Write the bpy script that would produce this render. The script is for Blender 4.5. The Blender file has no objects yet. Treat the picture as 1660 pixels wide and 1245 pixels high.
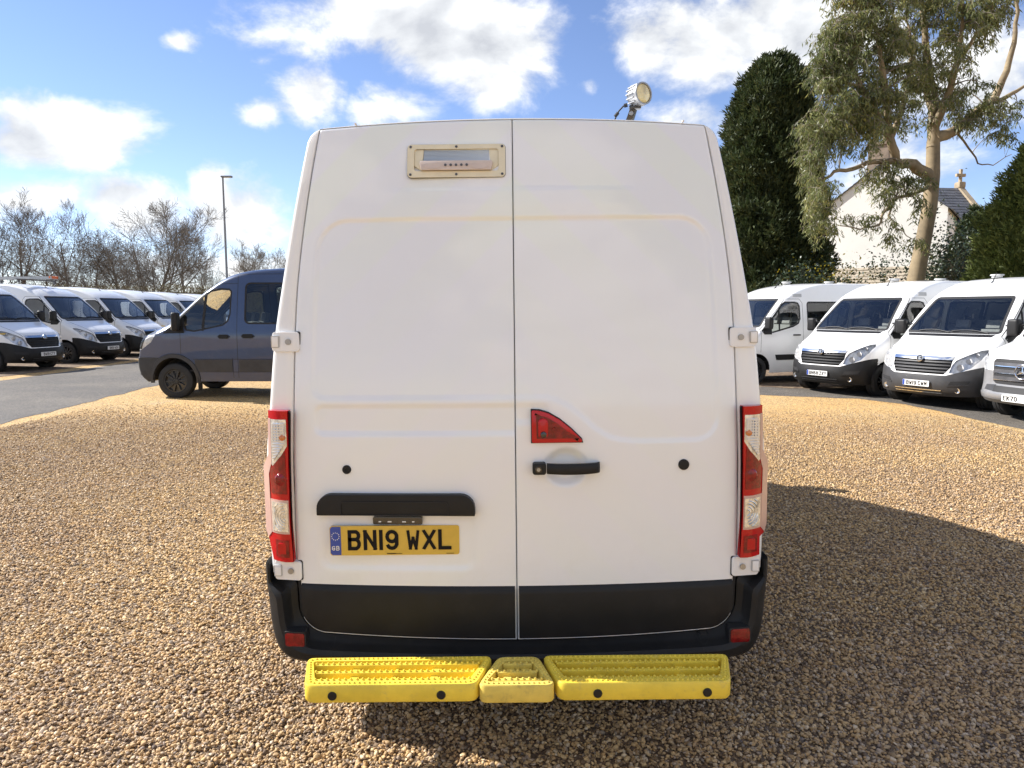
import bpy, bmesh, math, random
import numpy as np
from mathutils import Vector, Matrix
from mathutils.bvhtree import BVHTree
random.seed(7)
rng = np.random.default_rng(11)
PI = math.pi
scene = bpy.context.scene
col = scene.collection

# ---------------------------------------------------------------- camera
CAM_F, CAM_H = 1130.0, 1.75                       # focal length in photograph pixels (1660 wide), eye height
PITCH = math.atan((622.5 - 505.0) / CAM_F)
cam_data = bpy.data.cameras.new('camera')
cam_data.sensor_width = 36.0
cam_data.lens = CAM_F / 1660.0 * 36.0
cam_data.clip_end = 2000.0
cam = bpy.data.objects.new('camera', cam_data)
col.objects.link(cam)
cam.location = (0, 0, CAM_H)
cam.rotation_euler = (PI / 2 - PITCH, 0, 0)
scene.camera = cam

# ---------------------------------------------------------------- sky and sun
SUN_EL = math.radians(37.0)
SUN_AZ = math.radians(-72.0)                      # from +Y, positive towards +X
SUN = Vector((math.sin(SUN_AZ) * math.cos(SUN_EL), math.cos(SUN_AZ) * math.cos(SUN_EL), math.sin(SUN_EL)))
SKY_STRENGTH = 0.115
world = bpy.data.worlds.new('World')
scene.world = world
world.cycles.sampling_method = 'NONE'
world.use_nodes = True


class NT:
    """small helper around a node tree"""
    def __init__(self, tree):
        self.t = tree
        self.n = tree.nodes
        self.l = tree.links

    def put(self, sock, val):
        if val is None:
            return
        if hasattr(val, 'is_output') or isinstance(val, bpy.types.NodeSocket):
            self.l.new(val, sock)
        else:
            if sock.type == 'RGBA' and len(val) == 3:
                val = (*val, 1.0)
            sock.default_value = val

    def node(self, typ, ins=None, **props):
        nd = self.n.new(typ)
        for k, v in props.items():
            setattr(nd, k, v)
        for k, v in (ins or {}).items():
            self.put(nd.inputs[k], v)
        return nd

    def math(self, op, a, b=None, c=None, clamp=False):
        nd = self.n.new('ShaderNodeMath')
        nd.operation = op
        nd.use_clamp = clamp
        for i, v in enumerate((a, b, c)):
            self.put(nd.inputs[i], v)
        return nd.outputs[0]

    def vmath(self, op, a, b=None):
        nd = self.n.new('ShaderNodeVectorMath')
        nd.operation = op
        self.put(nd.inputs[0], a)
        self.put(nd.inputs[1], b)
        return nd.outputs['Value'] if op in ('DOT_PRODUCT', 'LENGTH', 'DISTANCE') else nd.outputs[0]

    def mix(self, f, a, b, blend='MIX'):
        nd = self.n.new('ShaderNodeMix')
        nd.data_type = 'RGBA'
        nd.blend_type = blend
        self.put(nd.inputs[0], f)
        self.put(nd.inputs[6], a)
        self.put(nd.inputs[7], b)
        return nd.outputs[2]

    def noise(self, vec, scale, detail=4.0, rough=0.55, dist=0.0):
        nd = self.node('ShaderNodeTexNoise', {'Scale': scale, 'Detail': detail, 'Roughness': rough, 'Distortion': dist})
        self.put(nd.inputs['Vector'], vec)
        return nd.outputs[0]

    def ramp(self, fac, stops, interp='LINEAR'):
        nd = self.n.new('ShaderNodeValToRGB')
        r = nd.color_ramp
        r.interpolation = interp
        while len(r.elements) < len(stops):
            r.elements.new(0.5)
        for e, (p, c) in zip(r.elements, stops):
            e.position = p
            e.color = c if len(c) == 4 else (*c, 1)
        self.put(nd.inputs[0], fac)
        return nd.outputs[0]

    def smooth(self, v, lo, hi, a=0.0, b=1.0):
        nd = self.n.new('ShaderNodeMapRange')
        nd.interpolation_type = 'SMOOTHSTEP'
        for i, x in enumerate((v, lo, hi, a, b)):
            self.put(nd.inputs[i], x)
        return nd.outputs[0]


def build_world():
    t = NT(world.node_tree)
    t.n.clear()
    out = t.node('ShaderNodeOutputWorld')
    bg = t.node('ShaderNodeBackground', {'Strength': SKY_STRENGTH})
    t.l.new(bg.outputs[0], out.inputs[0])
    sky = t.node('ShaderNodeTexSky')
    sky.sky_type = 'NISHITA'
    sky.sun_disc = False
    sky.sun_elevation = SUN_EL
    sky.sun_rotation = SUN_AZ
    sky.air_density = 0.85
    sky.dust_density = 0.0
    sky.ozone_density = 3.0
    d = t.node('ShaderNodeTexCoord').outputs['Generated']
    sep = t.node('ShaderNodeSeparateXYZ', {0: d})
    x, y, z = sep.outputs
    # heaps of cumulus where the day had them: (azimuth tangent, elevation tangent, half widths, weight)
    yy = t.math('MAXIMUM', y, 0.05)
    pv = t.node('ShaderNodeCombineXYZ', {0: t.math('DIVIDE', x, yy), 1: t.math('DIVIDE', z, yy)}).outputs[0]
    acc = None
    for px, py, rx, ry, k in CLOUDS:
        uu, vv = (px - 830) / CAM_F, (622.5 - py) / CAM_F
        c, s = math.cos(PITCH), math.sin(PITCH)
        yd = c + vv * s
        q = t.vmath('MULTIPLY', t.vmath('SUBTRACT', pv, (uu / yd, (-s + vv * c) / yd, 0)), (CAM_F / rx, CAM_F / ry, 0))
        g = t.math('MULTIPLY_ADD', t.vmath('LENGTH', q), -0.62 * k, 1.12 * k)
        acc = g if acc is None else t.math('MAXIMUM', acc, g)
    acc = t.math('MINIMUM', t.math('MAXIMUM', acc, 0.0), 0.9)
    front = t.smooth(y, 0.15, 0.4)
    acc = t.math('MULTIPLY', acc, front)
    # elsewhere on the dome: cumulus by noise, unseen cover added to brighten the doors
    else_n = t.noise(d, 2.6, 3.0, 0.5)
    else_b = t.math('MULTIPLY', t.smooth(else_n, 0.42, 0.64), t.math('SUBTRACT', 1.0, front))
    bias = t.math('MAXIMUM', acc, else_b)
    sq = t.node('ShaderNodeMapping', {'Vector': d, 'Scale': (1.0, 1.0, 1.5)}).outputs[0]
    n1 = t.noise(sq, 7.0, 7.0, 0.60, 0.2)
    off = t.vmath('ADD', sq, (SUN.x * 0.02, SUN.y * 0.0 , 0.05))
    n2 = t.noise(off, 7.0, 3.0, 0.5, 0.2)
    dens = t.math('ADD', t.math('MULTIPLY', bias, 0.62), t.math('MULTIPLY', t.math('SUBTRACT', n1, 0.5), 1.25))
    mask = t.smooth(dens, 0.13, 0.44)
    light = t.math('ADD', 0.62, t.math('MULTIPLY', t.math('SUBTRACT', n1, n2), 3.0), clamp=True)
    thick = t.smooth(dens, 0.45, 1.0)
    light = t.math('SUBTRACT', light, t.math('MULTIPLY', thick, 0.22), clamp=True)
    ccol = t.ramp(light, [(0.0, (3.0, 3.1, 3.3)), (0.42, (4.1, 4.2, 4.3)), (0.75, (5.4, 5.4, 5.4))])
    skyc = t.mix(1.0, sky.outputs[0], SKY_TINT, 'MULTIPLY')
    t.l.new(t.mix(t.math('MULTIPLY', mask, 0.96), skyc, ccol), bg.inputs[0])


SKY_TINT = (0.87, 0.80, 0.855)
CLOUDS = [(110, 212, 105, 48, 0.95), (50, 235, 90, 38, 0.8), (40, 325, 110, 36, 0.85), (215, 335, 95, 42, 0.95), (395, 350, 80, 58, 0.95),
          (345, 310, 40, 40, 0.8), (655, 15, 130, 60, 1.0), (735, 75, 120, 70, 1.0), (790, 125, 70, 40, 0.8), (560, 40, 110, 60, 0.55),
          (510, 160, 52, 46, 0.85), (640, 175, 75, 42, 0.9), (430, 185, 40, 25, 0.55), (284, 68, 28, 14, 0.62), (1180, 70, 130, 62, 0.95),
          (1060, 75, 70, 50, 0.7), (1310, 50, 130, 80, 0.95), (1130, 190, 90, 26, 0.6), (1600, 120, 130, 80, 0.7), (958, 140, 18, 20, 0.5),
          (480, 430, 260, 36, 0.6), (1460, 300, 120, 80, 0.6)]
build_world()

sun_data = bpy.data.lights.new('sun', 'SUN')
sun_data.energy = 5.0
sun_data.angle = math.radians(0.53)
sun_data.color = (1.0, 0.965, 0.92)
sun = bpy.data.objects.new('sun', sun_data)
col.objects.link(sun)
sun.location = (-20, 20, 30)
sun.rotation_euler = SUN.to_track_quat('Z', 'Y').to_euler()
vs = scene.view_settings
vs.view_transform = 'Standard'
vs.look = 'None'
vs.exposure = 1.0
vs.gamma = 1.0
vs.use_curve_mapping = False
scene.cycles.max_bounces = 6
scene.cycles.diffuse_bounces = 3
scene.cycles.glossy_bounces = 3
scene.cycles.use_adaptive_sampling = True
scene.cycles.adaptive_threshold = 0.015
scene.cycles.caustics_reflective = False
scene.cycles.caustics_refractive = False
scene.cycles.use_light_tree = False
scene.cycles.transparent_max_bounces = 12
scene.cycles.use_denoising = True

# ---------------------------------------------------------------- where a photographed point lies at a chosen distance
def at(px, py, Y):
    u, v = (px - 830) / CAM_F, (622.5 - py) / CAM_F
    c, s = math.cos(PITCH), math.sin(PITCH)
    k = Y / (c + v * s)
    return Vector((u * k, Y, CAM_H + (-s + v * c) * k))


def gz(x):                                        # the lot falls gently from left to right
    return -0.009 * max(-60.0, min(60.0, x))


# ---------------------------------------------------------------- materials
MATS = {}


def mat(name, base=(0.5, 0.5, 0.5), rough=0.5, metal=0.0, coat=0.0, var=0.0, vscale=6.0, bump=0.0, bscale=200.0, spec=0.5, trans=0.0, emit=None, dirt=None, coords='Object'):
    m = bpy.data.materials.new(name)
    m.use_nodes = True
    t = NT(m.node_tree)
    p = t.n['Principled BSDF']
    p.inputs['Base Color'].default_value = (*base, 1)
    p.inputs['Roughness'].default_value = rough
    p.inputs['Metallic'].default_value = metal
    p.inputs['Coat Weight'].default_value = coat
    p.inputs['Coat Roughness'].default_value = 0.04
    p.inputs['Specular IOR Level'].default_value = spec
    p.inputs['Transmission Weight'].default_value = trans
    tc = t.node('ShaderNodeTexCoord').outputs[coords]
    c = None
    if var:
        n = t.noise(tc, vscale, 5.0, 0.6)
        lo = tuple(max(0, b * (1 - var)) for b in base)
        hi = tuple(min(1, b * (1 + var)) for b in base)
        c = t.ramp(n, [(0.3, lo), (0.7, hi)])
        rr = t.math('ADD', rough - 0.06, t.math('MULTIPLY', n, 0.12), clamp=True)
        t.l.new(rr, p.inputs['Roughness'])
    if dirt:
        dcol, damt, dscale = dirt
        n = t.noise(tc, dscale, 8.0, 0.68)
        f = t.math('MULTIPLY', t.smooth(n, 0.52, 0.78), damt)
        c = t.mix(f, c if c is not None else base, dcol)
    if c is not None:
        t.l.new(c, p.inputs['Base Color'])
    if bump:
        n = t.noise(tc, bscale, 3.0, 0.6)
        b = t.node('ShaderNodeBump', {'Strength': bump, 'Distance': 0.002, 'Height': n})
        t.l.new(b.outputs[0], p.inputs['Normal'])
    if emit:
        p.inputs['Emission Color'].default_value = (*emit[0], 1)
        p.inputs['Emission Strength'].default_value = emit[1]
    MATS[name] = m
    return m


def glass_mat(name, tint, refl=1.0):
    m = bpy.data.materials.new(name)
    m.use_nodes = True
    t = NT(m.node_tree)
    t.n.clear()
    out = t.node('ShaderNodeOutputMaterial')
    tr = t.node('ShaderNodeBsdfTransparent', {'Color': tint})
    gl = t.node('ShaderNodeBsdfGlossy', {'Color': (1, 1, 1), 'Roughness': 0.02})
    fr = t.node('ShaderNodeFresnel', {'IOR': 1.52})
    f = t.math('MULTIPLY', fr.outputs[0], refl, clamp=True)
    mx = t.node('ShaderNodeMixShader', {0: f, 1: tr.outputs[0], 2: gl.outputs[0]})
    t.l.new(mx.outputs[0], out.inputs[0])
    MATS[name] = m
    return m


def door_paint():
    """white paint with the ghosts of peeled chevrons, a film of dust towards the foot"""
    m = mat('door_paint', (0.8, 0.8, 0.8), 0.4, coat=1.0)
    t = NT(m.node_tree)
    p = t.n['Principled BSDF']
    tc = t.node('ShaderNodeTexCoord').outputs['Object']
    x, y, z = t.node('ShaderNodeSeparateXYZ', {0: tc}).outputs
    ph = t.math('ADD', t.math('ABSOLUTE', x), z)
    ph = t.math('ADD', ph, t.math('MULTIPLY', t.math('SUBTRACT', t.noise(tc, 9.0, 2.0), 0.5), 0.012))
    s = t.math('SINE', t.math('MULTIPLY', t.math('SUBTRACT', ph, 2.62 - 0.1025), 2 * PI / 0.41))
    st = t.smooth(s, -0.25, 0.25)
    patch = t.noise(tc, 1.7, 2.0, 0.5)
    amt = t.math('MULTIPLY', st, t.math('MULTIPLY', t.smooth(patch, 0.25, 0.6, 0.5, 1.0), t.smooth(z, 1.75, 2.25, 0.3, 1.0)))
    c = t.mix(amt, (0.795, 0.812, 0.84), (0.795, 0.832, 0.79))
    streak = t.noise(t.node('ShaderNodeMapping', {'Vector': tc, 'Scale': (38.0, 1.0, 1.6)}).outputs[0], 1.0, 5.0, 0.6)
    blot = t.noise(tc, 5.0, 8.0, 0.7)
    low = t.smooth(z, 1.1, 0.55)
    film = t.math('MULTIPLY', t.math('ADD', t.math('MULTIPLY', t.smooth(blot, 0.45, 0.75), 0.13), t.math('MULTIPLY', t.smooth(streak, 0.55, 0.85), 0.10)), t.math('ADD', 0.25, t.math('MULTIPLY', low, 0.8)))
    fine = t.noise(tc, 140.0, 4.0, 0.7)
    film = t.math('ADD', film, t.math('MULTIPLY', t.math('MULTIPLY', t.smooth(fine, 0.58, 0.75), low), 0.16))
    c = t.mix(film, c, (0.60, 0.56, 0.47))
    t.l.new(c, p.inputs['Base Color'])
    t.l.new(t.math('ADD', 0.24, t.math('MULTIPLY', blot, 0.2)), p.inputs['Roughness'])
    wav = t.noise(tc, 3.2, 2.0, 0.4)
    b = t.node('ShaderNodeBump', {'Strength': 0.12, 'Distance': 0.006, 'Height': wav})
    t.l.new(b.outputs[0], p.inputs['Coat Normal'])
    return m


door_paint()
mat('white_paint', (0.8, 0.8, 0.79), 0.3, coat=0.7, dirt=((0.5, 0.46, 0.4), 0.12, 3.0))
mat('white_enamel', (0.78, 0.78, 0.78), 0.4, coat=0.3)
mat('blue_paint', (0.036, 0.056, 0.118), 0.32, metal=0.3, coat=1.0, var=0.06, vscale=3.0, dirt=((0.2, 0.19, 0.17), 0.12, 4.0))
mat('black_plastic', (0.011, 0.011, 0.0115), 0.5, var=0.2, vscale=9.0, bump=0.25, bscale=600.0, spec=0.3, dirt=((0.05, 0.045, 0.038), 0.2, 7.0))
mat('grey_plastic', (0.045, 0.045, 0.047), 0.45, spec=0.35, var=0.18, vscale=5.0, bump=0.2, bscale=500.0)
mat('silver_bumper', (0.20, 0.20, 0.205), 0.35, coat=0.3, var=0.06)
mat('gap_dark', (0.012, 0.012, 0.013), 0.7)
mat('rubber', (0.018, 0.018, 0.018), 0.75, var=0.25, vscale=14.0, bump=0.3, bscale=120.0)
mat('rim_black', (0.016, 0.016, 0.017), 0.22, coat=0.8)
mat('chrome', (0.75, 0.76, 0.78), 0.12, metal=1.0)
mat('aluminium', (0.36, 0.36, 0.36), 0.42, metal=0.9, var=0.1)
mat('steel_dark', (0.10, 0.10, 0.105), 0.45, metal=0.6, var=0.2)
mat('seat_cloth', (0.24, 0.235, 0.225), 0.9, var=0.2, vscale=30.0)
mat('dash_plastic', (0.06, 0.06, 0.062), 0.6)
mat('interior_trim', (0.45, 0.45, 0.44), 0.8, var=0.1)
glass_mat('window_glass', (0.86, 0.90, 0.89), 1.6)
glass_mat('tinted_glass', (0.45, 0.50, 0.49), 1.2)
glass_mat('lamp_cover', (0.95, 0.95, 0.95), 0.9)
mat('lamp_reflector', (0.74, 0.75, 0.77), 0.25, metal=0.35, bump=0.9, bscale=24.0, var=0.25, vscale=22.0)
mat('red_lens', (0.46, 0.003, 0.008), 0.16, coat=0.35, spec=0.25)
mat('red_prism', (0.20, 0.003, 0.006), 0.14, coat=0.5, spec=0.25, bump=0.9, bscale=90.0, var=0.5, vscale=40.0)
mat('clear_lens', (0.66, 0.66, 0.64), 0.12, metal=0.55, coat=1.0, bump=1.0, bscale=70.0, var=0.35, vscale=45.0)
mat('lens_rib', (0.62, 0.66, 0.74), 0.12, metal=0.5, coat=1.0)
mat('amber_bulb', (0.55, 0.17, 0.04), 0.25, coat=0.8)
mat('lamp_edge', (0.55, 0.36, 0.31), 0.2, coat=0.6)
mat('cream_plastic', (0.72, 0.66, 0.49), 0.5, var=0.07, vscale=14.0)
mat('beige_plastic', (0.58, 0.49, 0.44), 0.45, var=0.06, vscale=18.0)
mat('louvre_blue', (0.42, 0.50, 0.60), 0.3)
mat('plate_yellow', (0.62, 0.41, 0.055), 0.38, coat=0.4, var=0.05, vscale=30.0)
mat('plate_white', (0.72, 0.72, 0.70), 0.4, coat=0.3)
mat('plate_blue', (0.02, 0.06, 0.33), 0.4, coat=0.3)
mat('plate_ink', (0.008, 0.008, 0.010), 0.45, spec=0.15)
mat('star_gold', (0.7, 0.55, 0.08), 0.4)
mat('paper_white', (0.75, 0.75, 0.73), 0.5)
mat('yellow_plastic', (0.78, 0.58, 0.055), 0.45, var=0.13, vscale=9.0, bump=0.25, bscale=260.0, dirt=((0.33, 0.26, 0.13), 0.5, 24.0))
mat('yellow_worn', (0.72, 0.54, 0.10), 0.62, var=0.14, vscale=12.0, bump=0.3, bscale=300.0, dirt=((0.22, 0.17, 0.08), 0.55, 22.0))
mat('stripe_yellow', (0.72, 0.45, 0.05), 0.4)
mat('orange_strap', (0.7, 0.16, 0.05), 0.6)
mat('lamp_lens', (0.62, 0.55, 0.30), 0.2, coat=1.0, bump=0.8, bscale=60.0, var=0.25, vscale=30.0)


# ---------------------------------------------------------------- mesh helpers
def finish(me, angle=38.0):
    for p in me.polygons:
        p.use_smooth = True
    me.set_sharp_from_angle(angle=math.radians(angle))


def obj(name, src, material=None, parent=None, angle=38.0, smooth=True):
    if isinstance(src, bmesh.types.BMesh):
        me = bpy.data.meshes.new(name)
        src.to_mesh(me)
        src.free()
    else:
        me = src
    if material is not None and not me.materials:
        for mm in (material if isinstance(material, (list, tuple)) else [material]):
            me.materials.append(MATS[mm])
    if smooth:
        finish(me, angle)
    o = bpy.data.objects.new(name, me)
    col.objects.link(o)
    if parent is not None:
        o.parent = parent
    return o


def empty(name, loc=(0, 0, 0), rz=0.0):
    o = bpy.data.objects.new(name, None)
    o.empty_display_size = 0.2
    col.objects.link(o)
    o.location = loc
    o.rotation_euler = (0, 0, rz)
    return o


def tag(o, label=None, cat=None, group=None, kind=None):
    if label:
        o['label'] = label
    if cat:
        o['category'] = cat
    if group:
        o['group'] = group
    if kind:
        o['kind'] = kind
    return o


def copy_tree(o, parent=None):
    c = o.copy()
    col.objects.link(c)
    c.parent = parent
    for ch in list(o.children):
        copy_tree(ch, c)
    return c


class MB:
    def __init__(self):
        self.v, self.f, self.m = [], [], []

    def add(self, vs_, fs, mi=0):
        b = len(self.v)
        self.v += [tuple(p) for p in vs_]
        self.f += [tuple(b + i for i in f) for f in fs]
        self.m += [mi] * len(fs)
        return self

    def box(self, c, s, mi=0, M=None):
        cx, cy, cz = c
        hx, hy, hz = s[0] / 2, s[1] / 2, s[2] / 2
        vs_ = [Vector((cx + a * hx, cy + b * hy, cz + d * hz)) for a in (-1, 1) for b in (-1, 1) for d in (-1, 1)]
        if M is not None:
            vs_ = [M @ p for p in vs_]
        return self.add(vs_, [(0, 1, 3, 2), (4, 6, 7, 5), (0, 4, 5, 1), (2, 3, 7, 6), (0, 2, 6, 4), (1, 5, 7, 3)], mi)

    def tube(self, pts, rad, n=8, mi=0, cap=True):
        pts = [Vector(p) for p in pts]
        if not isinstance(rad, (list, tuple)):
            rad = [rad] * len(pts)
        rings = []
        up = Vector((0, 0, 1))
        d0 = (pts[1] - pts[0]).normalized()
        a = d0.cross(up)
        if a.length < 1e-3:
            a = d0.cross(Vector((1, 0, 0)))
        a.normalize()
        for i, p in enumerate(pts):
            d = (pts[min(i + 1, len(pts) - 1)] - pts[max(i - 1, 0)]).normalized()
            a = (a - d * a.dot(d)).normalized()
            b = d.cross(a)
            rings.append([p + (a * math.cos(2 * PI * k / n) + b * math.sin(2 * PI * k / n)) * rad[i] for k in range(n)])
        vs_ = [q for r in rings for q in r]
        fs = []
        for i in range(len(pts) - 1):
            for k in range(n):
                fs.append((i * n + k, i * n + (k + 1) % n, (i + 1) * n + (k + 1) % n, (i + 1) * n + k))
        if cap:
            fs.append(tuple(range(n - 1, -1, -1)))
            fs.append(tuple((len(pts) - 1) * n + k for k in range(n)))
        return self.add(vs_, fs, mi)

    def lathe(self, prof, c=(0, 0, 0), axis='Z', n=24, mi=0, M=None, cap=True):
        """prof: (radius, height) pairs; turned round the axis"""
        vs_ = []
        for r, h in prof:
            for k in range(n):
                a = 2 * PI * k / n
                p = (r * math.cos(a), r * math.sin(a), h)
                if axis == 'X':
                    p = (h, p[0], p[1])
                elif axis == 'Y':
                    p = (p[0], h, p[1])
                q = Vector(p)
                if M is not None:
                    q = M @ q
                vs_.append(q + Vector(c))
        fs = []
        for i in range(len(prof) - 1):
            for k in range(n):
                fs.append((i * n + k, i * n + (k + 1) % n, (i + 1) * n + (k + 1) % n, (i + 1) * n + k))
        if cap and prof[0][0] > 1e-6:
            fs.append(tuple(range(n - 1, -1, -1)))
        if cap and prof[-1][0] > 1e-6:
            fs.append(tuple((len(prof) - 1) * n + k for k in range(n)))
        return self.add(vs_, fs, mi)

    def prism(self, poly, h0, h1, plane='XZ', mi=0):
        """polygon in a plane, from depth h0 to h1 along the third axis"""
        n = len(poly)
        def P(p, h):
            return (p[0], h, p[1]) if plane == 'XZ' else ((p[0], p[1], h) if plane == 'XY' else (h, p[0], p[1]))
        vs_ = [P(p, h0) for p in poly] + [P(p, h1) for p in poly]
        fs = [tuple(range(n)), tuple(range(2 * n - 1, n - 1, -1))]
        fs += [(i, (i + 1) % n, n + (i + 1) % n, n + i) for i in range(n)]
        return self.add(vs_, fs, mi)

    def bm(self, weld=0.0, bevel=0.0, seg=2, normals=True):
        b = bmesh.new()
        vv = [b.verts.new(p) for p in self.v]
        for f, m in zip(self.f, self.m):
            try:
                fc = b.faces.new([vv[i] for i in f])
                fc.material_index = m
            except ValueError:
                pass
        if weld:
            bmesh.ops.remove_doubles(b, verts=b.verts, dist=weld)
        if normals:
            bmesh.ops.recalc_face_normals(b, faces=b.faces)
        if bevel:
            es = [e for e in b.edges if len(e.link_faces) == 2 and e.calc_face_angle(0) > 0.5]
            bmesh.ops.bevel(b, geom=es, offset=bevel, segments=seg, affect='EDGES', profile=0.6, clamp_overlap=True)
        return b

    def build(self, name, material, parent=None, weld=0.0, bevel=0.0, seg=2, angle=38.0, smooth=True):
        return obj(name, self.bm(weld, bevel, seg), material, parent, angle, smooth)


def rrect(x0, x1, z0, z1, r, n=5):
    """rounded rectangle outline, r: one radius or (bl, br, tr, tl)"""
    r = (r,) * 4 if not isinstance(r, (tuple, list)) else r
    pts = []
    for (cx, cz, rr, a0) in ((x0 + r[0], z0 + r[0], r[0], PI), (x1 - r[1], z0 + r[1], r[1], 1.5 * PI), (x1 - r[2], z1 - r[2], r[2], 0), (x0 + r[3], z1 - r[3], r[3], 0.5 * PI)):
        for k in range(n + 1):
            a = a0 + 0.5 * PI * k / n
            pts.append((cx + rr * math.cos(a), cz + rr * math.sin(a)))
    return pts


def ring_prism(outer, inner, h0, h1, mb=None, mi=0):
    """frame between two outlines with equal counts, in XZ, from depth h0 to h1"""
    mb = mb or MB()
    n = len(outer)
    vs_ = [(p[0], h0, p[1]) for p in outer] + [(p[0], h0, p[1]) for p in inner] + [(p[0], h1, p[1]) for p in outer] + [(p[0], h1, p[1]) for p in inner]
    fs = []
    for i in range(n):
        j = (i + 1) % n
        fs += [(i, j, n + j, n + i), (2 * n + i, 3 * n + i, 3 * n + j, 2 * n + j), (i, 2 * n + i, 2 * n + j, j), (n + i, n + j, 3 * n + j, 3 * n + i)]
    return mb.add(vs_, fs, mi)


def hermite(tab):
    """smooth one-dimensional interpolation through a table"""
    xs = [p[0] for p in tab]
    ys = [p[1] for p in tab]
    n = len(xs)
    m = []
    for i in range(n):
        if i == 0:
            m.append((ys[1] - ys[0]) / (xs[1] - xs[0]))
        elif i == n - 1:
            m.append((ys[-1] - ys[-2]) / (xs[-1] - xs[-2]))
        else:
            a = (ys[i] - ys[i - 1]) / (xs[i] - xs[i - 1])
            b = (ys[i + 1] - ys[i]) / (xs[i + 1] - xs[i])
            m.append(0.0 if a * b <= 0 else 2 * a * b / (a + b))
    def f(x):
        if x <= xs[0]:
            return ys[0]
        if x >= xs[-1]:
            return ys[-1]
        i = 0
        while x > xs[i + 1]:
            i += 1
        h = xs[i + 1] - xs[i]
        t = (x - xs[i]) / h
        return (ys[i] * (1 + 2 * t) * (1 - t) ** 2 + h * m[i] * t * (1 - t) ** 2 + ys[i + 1] * t * t * (3 - 2 * t) + h * m[i + 1] * t * t * (t - 1))
    return f


def sstep(a, b, x):
    t = max(0.0, min(1.0, (x - a) / (b - a)))
    return t * t * (3 - 2 * t)


def big_mesh(name, verts, nper, material, parent=None, smooth=False):
    """many loose faces of nper corners each, from an array (count, nper, 3)"""
    verts = np.asarray(verts, dtype=np.float32)
    k = verts.shape[0]
    me = bpy.data.meshes.new(name)
    me.vertices.add(k * nper)
    me.vertices.foreach_set('co', verts.reshape(-1))
    me.loops.add(k * nper)
    me.loops.foreach_set('vertex_index', np.arange(k * nper, dtype=np.int32))
    me.polygons.add(k)
    me.polygons.foreach_set('loop_start', np.arange(0, k * nper, nper, dtype=np.int32))
    me.update(calc_edges=True)
    me.validate()
    me.materials.append(MATS[material])
    return obj(name, me, None, parent, smooth=smooth)


# ---------------------------------------------------------------- plate lettering, drawn stroke by stroke
def arc(cx, cy, rx, ry, a0, a1, n=7):
    return [(cx + rx * math.cos(math.radians(a0 + (a1 - a0) * i / n)), cy + ry * math.sin(math.radians(a0 + (a1 - a0) * i / n))) for i in range(n + 1)]


GL = {
    'B': (1, [[(0, 0), (0, 1)], [(0, 1), (.6, 1)] + arc(.6, .77, .36, .23, 90, -90) + [(0, .54)], [(.6, .54)] + arc(.6, .27, .4, .27, 90, -90) + [(0, 0)]]),
    'N': (1, [[(0, 0), (0, 1)], [(0, 1), (1, 0)], [(1, 0), (1, 1)]]),
    '1': (.28, [[(.5, 0), (.5, 1)]]),
    '9': (1, [arc(.5, .7, .5, .3, 0, 360, 16), [(1, .7), (1, .3)] + arc(.5, .3, .5, .3, 0, -160)]),
    '6': (1, [arc(.5, .3, .5, .3, 0, 360, 16), [(0, .3), (0, .7)] + arc(.5, .7, .5, .3, 180, 20)]),
    '8': (1, [arc(.5, .27, .5, .27, 0, 360, 16), arc(.5, .77, .43, .23, 0, 360, 16)]),
    '7': (1, [[(0, 1), (1, 1)], [(1, 1), (.3, 0)]]),
    '0': (1, [arc(.5, .7, .5, .3, 0, 180) + arc(.5, .3, .5, .3, 180, 360) + [(1, .7)]]),
    'W': (1, [[(-.02, 1), (.2, 0)], [(.2, 0), (.5, .62)], [(.5, .62), (.8, 0)], [(.8, 0), (1.02, 1)]]),
    'M': (1, [[(0, 0), (0, 1)], [(0, 1), (.5, .35)], [(.5, .35), (1, 1)], [(1, 1), (1, 0)]]),
    'X': (1, [[(0, 0), (1, 1)], [(0, 1), (1, 0)]]),
    'L': (1, [[(0, 1), (0, 0)], [(0, 0), (1, 0)]]),
    'Z': (1, [[(0, 1), (1, 1)], [(1, 1), (0, 0)], [(0, 0), (1, 0)]]),
    'Y': (1, [[(0, 1), (.5, .45)], [(1, 1), (.5, .45)], [(.5, .45), (.5, 0)]]),
    'T': (1, [[(0, 1), (1, 1)], [(.5, 1), (.5, 0)]]),
    'C': (1, [arc(.5, .7, .5, .3, 10, 180) + arc(.5, .3, .5, .3, 180, 350)]),
    'G': (1, [arc(.5, .7, .5, .3, 15, 180) + arc(.5, .3, .5, .3, 180, 360) + [(1, .48), (.55, .48)]]),
    'E': (1, [[(0, 0), (0, 1)], [(0, 1), (1, 1)], [(0, .53), (.85, .53)], [(0, 0), (1, 0)]]),
    'K': (1, [[(0, 0), (0, 1)], [(0, .4), (1, 1)], [(.35, .6), (1, 0)]]),
    'D': (1, [[(0, 0), (0, 1)], [(0, 1), (.55, 1)] + arc(.55, .5, .45, .5, 90, -90) + [(0, 0)]]),
    'O': (1, [arc(.5, .7, .5, .3, 0, 180) + arc(.5, .3, .5, .3, 180, 360) + [(1, .7)]]),
    'U': (1, [[(0, 1), (0, .3)] + arc(.5, .3, .5, .3, 180, 360) + [(1, 1)]]),
    'A': (1, [[(0, 0), (.5, 1)], [(.5, 1), (1, 0)], [(.2, .33), (.8, .33)]]),
    'J': (1, [[(1, 1), (1, .3)] + arc(.5, .3, .5, .3, 0, -180)]),
}


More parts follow.
